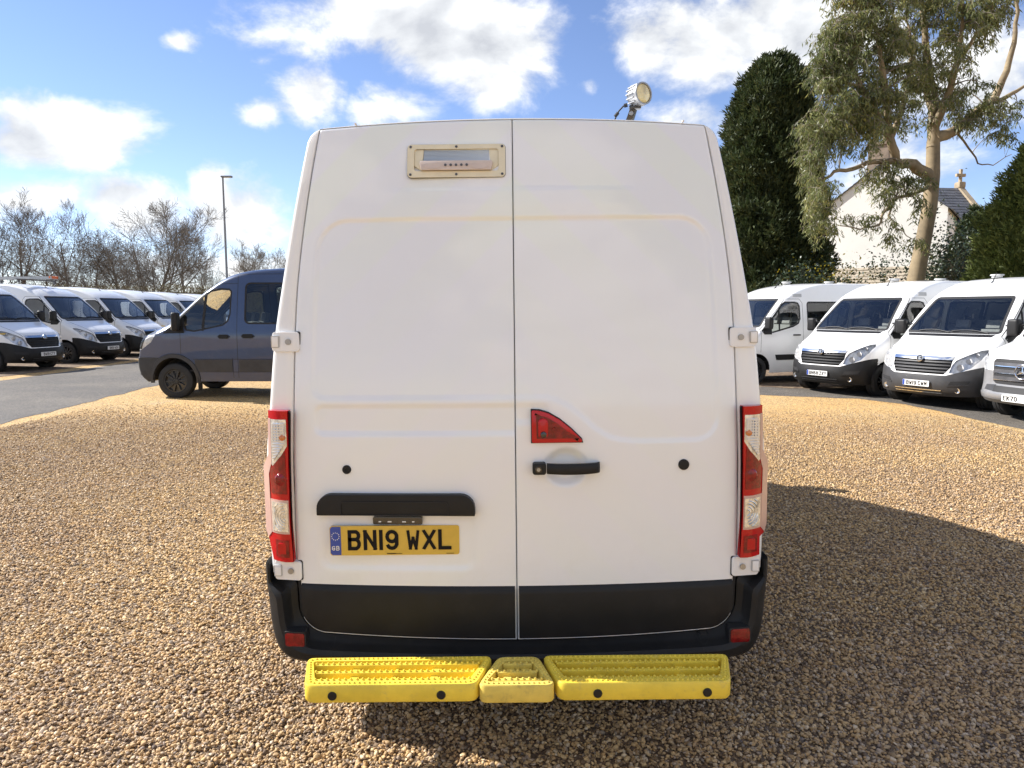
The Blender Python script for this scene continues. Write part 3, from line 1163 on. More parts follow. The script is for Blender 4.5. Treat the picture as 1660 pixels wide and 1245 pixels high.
    body_extras(root, L, 0.56, wspots, 0.41, W_master)
    add_wheels(root, wspots, 0.885)
    mirror_meshes(root, 1.13, 1.52, 0.955)
    if not hero:
        number_plate(root, plate, (0, -0.022, 0.475), band_blue=blue)
    return root


# ---------------------------------------------------------------- the blue-grey van
wzt = hermite([(0.2, 0.96), (0.5, 1.0), (0.9, 1.02), (1.2, 1.02), (1.45, 0.995), (1.8, 0.94), (2.2, 0.86), (2.6, 0.78)])
wst = hermite([(0.0, 0.86), (0.3, 0.93), (0.7, 0.975), (1.2, 0.99), (2.2, 1.0)])


def W_transit(s, z):
    return wzt(z) * wst(s)


def make_transit():
    root = empty('crew_van')
    L = 5.9
    ctrl = [(0.20, 0.30, .15, .03, .36, .45), (0.05, 0.42, .18, .02, .40, .5), (0.0, 0.56, .18, .02, .40, .5), (0.0, 0.72, .17, .02, .40, .5), (0.03, 0.86, .16, .0, .38, .5), (0.08, 1.06, .14, -.02, .36, .5), (0.18, 1.22, .12, -.05, .34, .45),
            (0.42, 1.36, .18, -.12, .35, .3), (0.75, 1.50, .12, -.13, .22, .3), (0.95, 1.68, .10, -.12, .16, .35), (1.22, 1.93, .09, -.11, .13, .4), (1.50, 2.16, .08, -.11, .13, .4), (1.85, 2.39, .06, -.13, .14, .4), (2.2, 2.50, .03, -.12, .12, .4), (2.8, 2.565, 0, -.10, .11, .45),
            (L - .4, 2.56, 0, -.10, .11, .45), (L - .12, 2.45, -.06, -.06, .07, .4), (L - .03, 1.5, -.04, 0, .05, .4), (L, .9, -.04, 0, .05, .4), (L, .34, -.04, 0, .05, .4)]
    bm = shell(ctrl, W_transit)
    bvh = BVHTree.FromBMesh(bm)
    wspots = (0.87, 0.87 + 3.3)
    win = [(1.03, 1.62), (1.07, 1.42), (1.14, 1.325), (1.30, 1.30), (1.86, 1.42), (1.96, 1.50), (2.005, 1.64), (2.02, 2.09), (1.97, 2.14), (1.80, 2.15), (1.60, 2.11), (1.45, 2.02)]
    rear = [rrect(2.27, 3.22, 1.45, 2.26, .10, 4), rrect(3.32, 4.35, 1.45, 2.26, .10, 4), rrect(4.45, 5.5, 1.45, 2.26, .10, 4)]
    for sgn in (-1, 1):
        sd = lambda f, sgn=sgn: f.calc_center_median().x * sgn > .55 and abs(f.normal.x) > .4
        for s in wspots:
            c = [(s + 0.43 * math.cos(2 * PI * k / 24), 0.37 + 0.43 * math.sin(2 * PI * k / 24)) for k in range(24)]
            bmesh.ops.delete(bm, geom=cut(bm, c, 'side', lambda f, sgn=sgn: f.calc_center_median().x * sgn > 0.6), context='FACES')
        for w in [win] + rear:
            o = take(bm, cut(bm, w, 'side', sd), -0.004)
            gl = take(o, cut(o, shrink(w, 0.03), 'side', lambda f: True), -0.002)
            add_rim(o, 0.03)
            obj('window_seal', o, 'gap_dark', root)
            obj('door_window' if w is win else 'side_window', gl, 'window_glass' if w is win else 'tinted_glass', root)
        for p, q in (((2.13, .40), (2.13, 2.40)), ((2.13, 2.24), (1.80, 2.23)), ((1.80, 2.23), (1.45, 2.10)), ((1.02, 1.30), (1.02, .86)), ((2.13, 2.42), (4.9, 2.44)), ((3.27, .40), (3.27, 2.40)), ((1.25, .52), (3.6, .52)), ((1.25, .77), (3.6, .77)), ((2.03, .40), (2.03, .80))):
            for f in cut(bm, band(p, q, 0.009), 'side', sd):
                f.material_index = 1
        # broad grey moulding along the flank and round the arch
        for a, b in ((1.29, 2.02), (2.15, 3.26), (3.29, 3.70)):
            obj('flank_moulding', drape(bvh, [(a, .53), (b, .53), (b, .76), (a, .76)], 'side', sgn, 0.010, 0.02, 0.15), 'grey_plastic', root)
        for s in wspots:
            m = MB()
            n = 16
            rows = []
            for k in range(n + 1):
                a = -0.16 + (PI + 0.32) * k / n
                for rr, ox in ((0.425, 0.0), (0.43, 0.028), (0.50, 0.024), (0.515, -0.01)):
                    y, z = s + rr * math.cos(a), max(0.30, .37 + rr * math.sin(a))
                    m.v.append((sgn * (W_transit(y, z) + ox), y, z))
            for k in range(n):
                for j in range(3):
                    m.f.append((k * 4 + j, k * 4 + j + 1, (k + 1) * 4 + j + 1, (k + 1) * 4 + j))
                    m.m.append(0)
            m.build('arch_moulding', 'grey_plastic', root)
        obj('door_handle', drape(bvh, [(1.76, 1.21), (1.80, 1.17), (1.94, 1.17), (1.99, 1.21), (1.94, 1.25), (1.80, 1.25)], 'side', sgn, .03, .03), 'black_plastic', root)
        obj('door_handle', drape(bvh, [(2.22, 1.22), (2.26, 1.18), (2.42, 1.18), (2.47, 1.22), (2.42, 1.26), (2.26, 1.26)], 'side', sgn, .03, .03), 'black_plastic', root)
        obj('mirror_foot', drape(bvh, [(.68, 1.27), (1.10, 1.28), (1.06, 1.58), (1.02, 1.62)], 'side', sgn, .008, .02), 'black_plastic', root)
        obj('window_divider', drape(bvh, band((1.46, 1.32), (1.52, 2.06), .045), 'side', sgn, .004, .02), 'gap_dark', root)
        hp = [(.05, .93), (.22, .95), (.43, 1.10), (.54, 1.27), (.50, 1.31), (.30, 1.33), (.12, 1.22)]
        h = take(bm, cut(bm, hp, 'side', lambda f, sgn=sgn: f.calc_center_median().x * sgn > .25 and f.calc_center_median().y < .8))
        cov = h.copy()
        for v in h.verts:
            v.co -= v.normal * 0.04
        add_rim(h, -0.04)
        ho = obj('headlamp', h, 'lamp_reflector', root)
        obj('lens_cover', cov, 'lamp_cover', ho)
    bb = take(bm, cut(bm, [(-1.3, .1), (1.3, .1), (1.3, .80), (-1.3, .80)], 'front', lambda f: f.calc_center_median().y < .60), 0.012)
    add_rim(bb, .03)
    bo = obj('bumper', bb, 'grey_plastic', root)
    for sgn in (-1, 1):
        obj('fog_lamp', drape(bvh, [(sgn * a, b) for a, b in ((.55, .56), (.78, .57), (.76, .68), (.55, .67))], 'front', 1, .02, .03), 'gap_dark', bo)
    obj('lip', drape(bvh, [(-.8, .44), (.8, .44), (.82, .475), (-.82, .475)], 'front', 1, .03, .04), 'grey_plastic', bo)
    obj('grille', drape(bvh, [(-.5, .84), (.5, .84), (.56, 1.10), (-.56, 1.10)], 'front', 1, .006, .02), 'gap_dark', root)
    for k in range(3):
        z = .87 + k * .075
        obj('slat', drape(bvh, [(-.5, z), (.5, z), (.51, z + .035), (-.51, z + .035)], 'front', 1, .016, .03), 'chrome', bo)
    wp = [(-.80, 1.60), (.80, 1.60), (.84, 1.66), (.70, 2.16), (.64, 2.22), (-.64, 2.22), (-.70, 2.16), (-.84, 1.66)]
    o = take(bm, cut(bm, wp, 'front', lambda f: f.calc_center_median().y < 2.0), -.003)
    gl = take(o, cut(o, shrink(wp, .045), 'front', lambda f: True), -.002)
    add_rim(o, .03)
    wo = obj('windscreen', gl, 'window_glass', root)
    obj('windscreen_seal', o, 'gap_dark', wo)
    obj('body', bm, ['blue_paint', 'gap_dark'], root)
    d = MB()
    d.prism([(1.0, .85), (.95, 1.40), (1.15, 1.42), (1.32, 1.32), (1.36, .85)], -.82, .82, 'YZ')
    d.build('dashboard', 'dash_plastic', root, bevel=.03)
    cab_fittings(root, 1.78, .74)
    for r in range(2):
        for x in (-.47, .40):
            a = obj('seat', SEAT2, None, root, smooth=False)
            a.location = (x, 2.85 + r * .9, .74)
    body_extras(root, L, .56, wspots, .43, W_transit)
    add_wheels(root, wspots, .87)
    for sgn in (-1, 1):
        m = MB()
        m.box((sgn * 1.10, .99, 1.50), (.17, .12, .36))
        mo = obj('door_mirror', m.bm(bevel=.045, seg=3), 'black_plastic', root, angle=50)
        a = MB()
        a.tube([(sgn * .93, 1.03, 1.40), (sgn * 1.06, 1.0, 1.42)], .035, 8)
        a.build('mirror_arm', 'black_plastic', mo)
        i = MB()
        i.box((sgn * 1.115, .935, 1.43), (.10, .03, .17))
        obj('indicator', i.bm(bevel=.012), 'clear_lens', mo)
        f = MB()
        f.box((sgn * .93, 1.34, .30), (.16, .02, .28))
        obj('mud_flap', f.bm(bevel=.004), 'rubber', root)
    return root


# ---------------------------------------------------------------- the silver-bumpered van at the row's end
wzs = hermite([(0.2, .96), (.5, .99), (.9, 1.0), (1.2, 1.0), (1.5, .98), (1.9, .93), (2.3, .86), (2.7, .78)])


def W_sprinter(s, z):
    return wzs(z) * wst(s)


def make_sprinter():
    root = empty('silver_van')
    L = 5.9
    ctrl = [(0.16, 0.30, .34, .03, .5, .3), (0.05, 0.36, .42, .02, .62, .3), (0.0, 0.44, .44, .02, .64, .3), (0.03, 0.52, .44, .02, .62, .3), (0.07, 0.62, .42, .01, .6, .3), (0.09, 0.85, .42, .0, .56, .3), (0.13, 1.06, .38, -.04, .5, .3), (0.24, 1.16, .28, -.10, .4, .3),
            (0.60, 1.27, .16, -.13, .3, .3), (0.98, 1.38, .10, -.14, .22, .3), (1.10, 1.44, .10, -.12, .16, .35), (1.45, 1.86, .09, -.11, .13, .4), (1.78, 2.18, .08, -.12, .14, .4), (2.1, 2.38, .05, -.13, .14, .4), (2.6, 2.54, 0, -.11, .12, .4), (3.2, 2.60, 0, -.10, .11, .45),
            (L - .4, 2.60, 0, -.10, .11, .45), (L - .12, 2.45, -.06, -.06, .07, .4), (L - .02, 1.5, -.04, 0, .05, .4), (L, .34, -.04, 0, .05, .4)]
    bm = shell(ctrl, W_sprinter)
    bvh = BVHTree.FromBMesh(bm)
    wspots = (1.0, 1.0 + 3.25)
    win = [(1.16, 1.42), (1.35, 1.36), (2.15, 1.42), (2.25, 1.50), (2.25, 2.02), (2.15, 2.10), (1.80, 2.10), (1.68, 2.02)]
    for sgn in (-1, 1):
        sd = lambda f, sgn=sgn: f.calc_center_median().x * sgn > .55 and abs(f.normal.x) > .4
        for s in wspots:
            c = [(s + 0.42 * math.cos(2 * PI * k / 24), 0.36 + 0.42 * math.sin(2 * PI * k / 24)) for k in range(24)]
            bmesh.ops.delete(bm, geom=cut(bm, c, 'side', lambda f, sgn=sgn: f.calc_center_median().x * sgn > 0.6), context='FACES')
        o = take(bm, cut(bm, win, 'side', sd), -.004)
        gl = take(o, cut(o, shrink(win, .03), 'side', lambda f: True), -.002)
        add_rim(o, .03)
        obj('window_seal', o, 'gap_dark', root)
        obj('door_window', gl, 'window_glass', root)
        hp = [(sgn * a, b) for a, b in ((.60, .86), (.80, .84), (.90, .96), (.92, 1.08), (.86, 1.13), (.62, 1.04))]
        h = take(bm, cut(bm, hp, 'front', lambda f, sgn=sgn: f.calc_center_median().y < .8 and f.calc_center_median().x * sgn > 0))
        cov = h.copy()
        for v in h.verts:
            v.co -= v.normal * .045
        add_rim(h, -.045)
        ho = obj('headlamp', h, 'lamp_reflector', root)
        obj('lens_cover', cov, 'lamp_cover', ho)
        for f in cut(bm, band((sgn * .60, 1.06), (sgn * .86, 1.36), .01), 'front', lambda f, sgn=sgn: f.calc_center_median().x * sgn > 0 and f.calc_center_median().y < 1.0):
            f.material_index = 1
        obj('intake', drape(bvh, [(sgn * a, b) for a, b in ((.47, .505), (.74, .515), (.70, .60), (.47, .615))], 'front', 1, .006, .02), 'grey_plastic', root)
    bb = take(bm, cut(bm, [(-1.3, .1), (1.3, .1), (1.3, .845), (-1.3, .845)], 'front', lambda f: f.calc_center_median().y < .62))
    add_rim(bb, .03)
    bo = obj('bumper', bb, 'silver_bumper', root)
    obj('bumper_lip', drape(bvh, [(-.90, .37), (.90, .37), (.92, .47), (-.92, .47)], 'front', 1, .02, .04), 'silver_bumper', bo)
    obj('lower_grille', drape(bvh, [(-.5, .50), (.5, .50), (.5, .60), (-.5, .60)], 'front', 1, .008, .02), 'gap_dark', bo)
    go = obj('grille', drape(bvh, [(-.54, .68), (-.48, .64), (.48, .64), (.54, .68), (.57, 1.0), (.53, 1.05), (-.53, 1.05), (-.57, 1.0)], 'front', 1, .012, .02), 'gap_dark', root)
    for k in range(3):
        z = .695 + k * .115
        obj('slat', drape(bvh, [(-.52, z), (.52, z), (.535, z + .065), (-.535, z + .065)], 'front', 1, .026, .03), 'steel_dark', go)
        obj('slat_trim', drape(bvh, [(-.52, z), (.52, z), (.52, z + .012), (-.52, z + .012)], 'front', 1, .032, .02), 'chrome', go)
    st = MB()
    r = .115
    n = 30
    st.tube([(r * math.cos(2 * PI * k / n), 0, r * math.sin(2 * PI * k / n)) for k in range(n + 1)], .010, 8)
    for k in range(3):
        a = PI / 2 + 2 * PI * k / 3
        tip = Vector((r * math.cos(a), 0, r * math.sin(a)))
        nn = Vector((-math.sin(a), 0, math.cos(a))) * .017
        st.add([tip, nn, Vector((0, -.012, 0)), -nn, Vector((0, .01, 0))], [(0, 1, 2), (0, 2, 3), (0, 3, 4), (0, 4, 1)])
    so = st.build('badge', 'chrome', root)
    so.location = (0, .035, .86)
    wp = [(-.84, 1.47), (.84, 1.47), (.87, 1.53), (.72, 2.12), (.66, 2.18), (-.66, 2.18), (-.72, 2.12), (-.87, 1.53)]
    o = take(bm, cut(bm, wp, 'front', lambda f: f.calc_center_median().y < 2.1), -.003)
    gl = take(o, cut(o, shrink(wp, .045), 'front', lambda f: True), -.002)
    add_rim(o, .03)
    wo = obj('windscreen', gl, 'window_glass', root)
    obj('windscreen_seal', o, 'gap_dark', wo)
    obj('cowl', drape(bvh, [(-.80, 1.395), (.80, 1.395), (.84, 1.455), (-.84, 1.455)], 'front', 1, .008, .03), 'black_plastic', root)
    obj('body', bm, ['white_paint', 'gap_dark'], root)
    d = MB()
    d.prism([(1.15, .85), (1.12, 1.38), (1.3, 1.40), (1.45, 1.3), (1.5, .85)], -.82, .82, 'YZ')
    d.build('dashboard', 'dash_plastic', root, bevel=.03)
    cab_fittings(root, 1.95, .74)
    b = MB()
    b.prism([(-.90, .56), (.90, .56), (.95, 1.2), (.92, 1.7), (.82, 2.35), (-.82, 2.35), (-.92, 1.7), (-.95, 1.2)], 2.50, 2.53)
    b.build('bulkhead', 'interior_trim', root)
    body_extras(root, L, .56, wspots, .42, W_sprinter)
    add_wheels(root, wspots, .86)
    mirror_meshes(root, 1.25, 1.55, .93)
    number_plate(root, 'EK70', (0, -.03, .42), band_blue=False)
    return root

# ================================================================= the white van seen from behind
# its own space: rear doors at y = 0 facing -Y, x right, z up
HERO_L = 5.75
HERO_Y = 2.80
x_edge = hermite([(0.38, 0.905), (0.63, 0.914), (0.72, 0.926), (1.1, 0.922), (1.38, 0.912), (1.8, 0.898), (2.0, 0.882), (2.3, 0.848), (2.53, 0.816)])


def lean(z):
    return 0.22 * max(0.0, (z - 1.15) / 1.38) ** 1.8


def skin_y(x, z):
    """the doors' broad surface: bowed in plan, leaning forward above the waist"""
    return lean(z) + 0.045 * (x / 0.95) ** 2


def z_top(x):
    return 2.549 - 0.026 * (x / 0.816) ** 2


def zb_door(x):
    a = abs(x)
    if a < 0.80:
        return 0.388 + 0.022 * (a / 0.80) ** 2
    t = min(1.0, (a - 0.80) / 0.114)
    return 0.41 + 0.12 * (1 - math.sqrt(max(0.0, 1 - t * t)))


def rbox(x, z, x0, x1, z0, z1, r):
    """distance inside (+) a rounded rectangle"""
    cx, cz = (x0 + x1) / 2, (z0 + z1) / 2
    qx, qz = abs(x - cx) - (x1 - x0) / 2 + r, abs(z - cz) - (z1 - z0) / 2 + r
    return -(math.hypot(max(qx, 0), max(qz, 0)) + min(max(qx, qz), 0) - r)


zb_right = hermite([(0.0, 1.402), (0.12, 1.402), (0.20, 1.375), (0.27, 1.322), (0.34, 1.262), (0.42, 1.225), (0.52, 1.216), (1.0, 1.216)])


def relief(x, z, side):
    """pressed shapes of the door skin, metres inwards"""
    a = abs(x)
    d = 0.0
    lo = 1.402 if side < 0 else 1.216
    e = rbox(a, z, -0.6, 0.838 - 0.03 * (z - 1.2), lo, 2.135, 0.13 if z > 1.7 else (0.05 if side < 0 else 0.10))
    if side > 0:
        sl = (zb_right(a + 0.02) - zb_right(a - 0.02)) / 0.04
        e = min(e, (z - zb_right(a)) / math.sqrt(1 + sl * sl))
    d += (0.0052 + 0.0040 * sstep(1.5, 1.9, z)) * sstep(-0.005, 0.009, e)
    if side < 0:
        e = rbox(a, z, -0.6, 0.825, 1.255, 1.372, 0.035)
        d += 0.0065 * sstep(-0.005, 0.008, e)
        e = rbox(x, z, -0.815, -0.175, 0.690, 0.945, 0.045)
        d += 0.007 * sstep(-0.02, 0.02, e)
    else:
        e = rbox(a, z, -0.6, 0.135, 1.30, 1.372, 0.02)
        d += 0.005 * sstep(-0.008, 0.012, e)
        r = math.hypot((x - 0.205) / 1.1, (z - 1.116))
        d += 0.022 * sstep(0.088, 0.045, r)
    # soft step above the window pressing, fading outwards
    d -= 0.004 * sstep(2.262, 2.25, z) * sstep(0.62, 0.35, a) * sstep(2.14, 2.2, z)
    return d


def door_surf(x, z, side, off=0.0):
    return skin_y(x, z) + relief(x, z, side) - off


def make_door(root, side):
    nx, nz = 104, 236
    x0 = 0.0045
    verts, faces = [], []
    for j in range(nz + 1):
        t = j / nz
        for i in range(nx + 1):
            u = i / nx
            # the column's outer end follows the door edge; the foot follows the rounded lower corner
            zz = 0.385 + (2.549 - 0.385) * t
            xe = x_edge(zz) - 0.0045
            x = x0 + (xe - x0) * u
            zl, zh = zb_door(x) - 0.006, z_top(x)
            z = zl + (zh - zl) * t
            xe = x_edge(z) - 0.0045
            x = x0 + (xe - x0) * u
            verts.append((side * x, door_surf(side * x, z, side), z))
    w = nx + 1
    for j in range(nz):
        for i in range(nx):
            q = (j * w + i, j * w + i + 1, (j + 1) * w + i + 1, (j + 1) * w + i)
            faces.append(q if side > 0 else q[::-1])
    # turned-in edges all round
    ring = [i for i in range(w)] + [j * w + nx for j in range(1, nz + 1)] + [nz * w + i for i in range(nx - 1, -1, -1)] + [j * w for j in range(nz - 1, 0, -1)]
    b0 = len(verts)
    for r, (dy, k) in enumerate(((0.004, 0.0028), (0.035, 0.0035))):
        for idx in ring:
            x, y, z = verts[idx]
            cx, cz = side * 0.45, 1.4
            verts.append((x + (k if x > cx else -k) * (1 if abs(x - cx) > .35 else 0), y + dy, z + (k if z > cz else -k) * (1 if z > 2.45 or z < .66 else 0)))
    n = len(ring)
    for i in range(n):
        j = (i + 1) % n
        a = (ring[i], ring[j], b0 + j, b0 + i)
        c = (b0 + i, b0 + j, b0 + n + j, b0 + n + i)
        faces.append(a[::-1] if side > 0 else a)
        faces.append(c[::-1] if side > 0 else c)
    me = bpy.data.meshes.new('rear_door')
    me.from_pydata(verts, [], faces)
    me.materials.append(MATS['door_paint'])
    o = obj('rear_door', me, None, root, angle=50)
    return o


def on_door(mb, side):
    """lay a flat build (y measured outwards as negative) onto the leaning skin"""
    mb.v = [(x, y + skin_y(x, z), z) for x, y, z in mb.v]
    return mb


def make_trim(door, side):
    nx, rows = 60, [(0.0, 0.004), (0.0, -0.010), (0.06, -0.014), (0.5, -0.014), (0.84, -0.013), (0.90, -0.011), (0.985, 0.000), (1.0, 0.004)]
    m = MB()
    for u in range(nx + 1):
        x = 0.008 + (0.9075 - 0.008) * math.sin(u / nx * PI / 2) ** .9
        zl = zb_door(x) + 0.002
        zh = 0.617 + 0.004 * (x / .9) ** 2
        zl = min(zl, zh - 0.004)
        for t, y in rows:
            xx = side * x
            z = zl + (zh - zl) * t
            m.v.append((xx, skin_y(xx, z) + y, z))
    k = len(rows)
    for u in range(nx):
        for j in range(k - 1):
            q = (u * k + j, (u + 1) * k + j, (u + 1) * k + j + 1, u * k + j + 1)
            m.f.append(q if side > 0 else q[::-1])
            m.m.append(0)
    m.f.append(tuple(range(k)))
    m.f.append(tuple(nx * k + j for j in range(k)))
    m.m += [0, 0]
    m.build('lower_trim', 'black_plastic', door, angle=30)


def make_frame(root):
    """painted corner posts and roof edge round the doors, running back onto the body"""
    inner, outer = [], []
    N = 40
    for k in range(N + 1):
        z = 0.66 + (2.47 - 0.66) * k / N
        inner.append((x_edge(z) + 0.0035, z))
        outer.append((wz(z) + 0.003, z))
    for k in range(1, 7):                        # top corner
        a = PI / 2 * k / 6
        zi = 2.47 + (z_top(.816) + .004 - 2.47) * k / 6
        inner.append((x_edge(zi) + 0.0035 - 0.0005 * k, zi))
        outer.append((0.792 + 0.075 * math.cos(a), 2.47 + 0.062 * math.sin(a)))
    M = 24
    for k in range(1, M + 1):
        x = 0.816 * (1 - k / M)
        xo = 0.792 * (1 - k / M)
        inner.append((x, z_top(x) + 0.004))
        outer.append((xo, 2.559 - 0.027 * (xo / 0.792) ** 2))
    full_i = inner + [(-x, z) for x, z in inner[-2::-1]]
    full_o = outer + [(-x, z) for x, z in outer[-2::-1]]
    m = MB()
    rows = 10
    for (xi, zi), (xo, zo) in zip(full_i, full_o):
        yi = skin_y(xi, zi)
        yo = skin_y(xo, zo)
        pts = [(xi, yi + 0.045, zi), (xi, yi + 0.004, zi), (xi + (xo - xi) * .06, yi, zi + (zo - zi) * .06), (xi + (xo - xi) * .70, yi + (yo - yi) * .7, zi + (zo - zi) * .70), (xi + (xo - xi) * .84, yo + 0.0005, zi + (zo - zi) * .84),
               (xi + (xo - xi) * .93, yo + 0.005, zi + (zo - zi) * .93), (xi + (xo - xi) * .985, yo + 0.016, zi + (zo - zi) * .985), (xo, yo + 0.034, zo), (xo, max(yo + .09, 0.33), zo), (xo, 0.49, zo)]
        m.v += pts
    for i in range(len(full_i) - 1):
        for j in range(rows - 1):
            m.f.append((i * rows + j, (i + 1) * rows + j, (i + 1) * rows + j + 1, i * rows + j + 1))
            m.m.append(0)
    m.build('rear_frame', 'white_paint', root, angle=60)
    # dark seal behind the shut lines
    s = MB()
    s.box((0, 0.10, 1.0), (0.05, 0.05, 1.3))
    s.v, s.f, s.m = [], [], []
    for sg in (-1, 1):
        for k in range(N + 1):
            z = 0.40 + (2.53 - 0.40) * k / N
            xe = x_edge(z)
            s.v += [(sg * (xe - .03), skin_y(xe, z) + .030, z), (sg * (xe + .02), skin_y(xe, z) + .030, z)]
        b = (N + 1) * 2 * (0 if sg < 0 else 1)
        for k in range(N):
            s.f.append((b + 2 * k, b + 2 * k + 1, b + 2 * k + 3, b + 2 * k + 2))
            s.m.append(0)
    b = len(s.v)
    for k in range(N + 1):
        z = 0.38 + (2.55 - 0.38) * k / N
        s.v += [(-.03, skin_y(0, z) + .022, z), (.03, skin_y(0, z) + .022, z)]
    for k in range(N):
        s.f.append((b + 2 * k, b + 2 * k + 1, b + 2 * k + 3, b + 2 * k + 2))
        s.m.append(0)
    s.build('door_seal', 'gap_dark', root)
    # closing wall under and behind the doors
    w = MB()
    w.prism([(-1.0, .32), (1.0, .32), (1.0, 1.2), (.95, 1.9), (.83, 2.46), (-.83, 2.46), (-.95, 1.9), (-1.0, 1.2)], 0.34, 0.36)
    w.build('inner_wall', 'gap_dark', root)
    # small lugs on the roof edge
    for x, hh in ((-0.66, .010), (0.72, .010)):
        l = MB()
        l.box((x, 0.24, z_top(x) + .012), (.009, .02, .008))
        obj('roof_lug', l.bm(bevel=.003), 'white_enamel', root)


def make_hinges(root):
    for sg in (-1, 1):
        for zc, x0, x1, dz in ((1.636, 0.884, 0.999, .040), (0.676, 0.903, 1.020, .041)):
            m = MB()
            m.prism(rrect(min(sg * x0, sg * x1), max(sg * x0, sg * x1), zc - dz, zc + dz, 0.012, 4), -0.016, 0.02)
            m.v = [(x, y + skin_y(.93, z) + max(0, abs(x) - .95) * .25, z) for x, y, z in m.v]
            o = obj('hinge', m.bm(bevel=0.004, seg=2), 'white_enamel', root, angle=40)
            h = MB()
            xc = sg * (x0 + .045)
            yy = skin_y(.93, zc) - 0.0175
            h.lathe([(0.0, yy + .0005), (.0085, yy + .0005)], c=(xc, 0, zc), axis='Y', n=16)
            h.build('hinge_hole', 'steel_dark', o)
            h = MB()
            h.lathe([(.0085, yy - .001), (.012, yy - .001), (.0125, yy + .004)], c=(xc, 0, zc), axis='Y', n=16)
            h.build('hinge_bush', 'aluminium', o)
            k = MB()
            k.box((sg * (x1 - .016), skin_y(.93, zc) - .014 + (x1 - .97) * .25, zc), (.026, .018, .042))
            obj('hinge_pin', k.bm(bevel=.003), 'white_enamel', o)
            g = MB()
            g.prism(rrect(sg * (x1 - .016) - .016, sg * (x1 - .016) + .016, zc - .024, zc + .024, .002, 1), skin_y(.93, zc) - .0165 + (x1 - .99) * .25, skin_y(.93, zc) + .01)
            g.build('hinge_slot', 'interior_trim', o)
            s = MB()
            s.prism(rrect(min(sg * (x0 - .003), sg * (x0 + .02)), max(sg * (x0 - .003), sg * (x0 + .02)), zc - dz - .002, zc + dz + .002, .008, 3), skin_y(.9, zc) - .003, skin_y(.9, zc) + .012)
            s.build('hinge_gasket', 'gap_dark', o)


def lamp_y(x, z):
    a = abs(x)
    return 0.028 + max(0, a - 0.955) ** 1.5 * 2.2


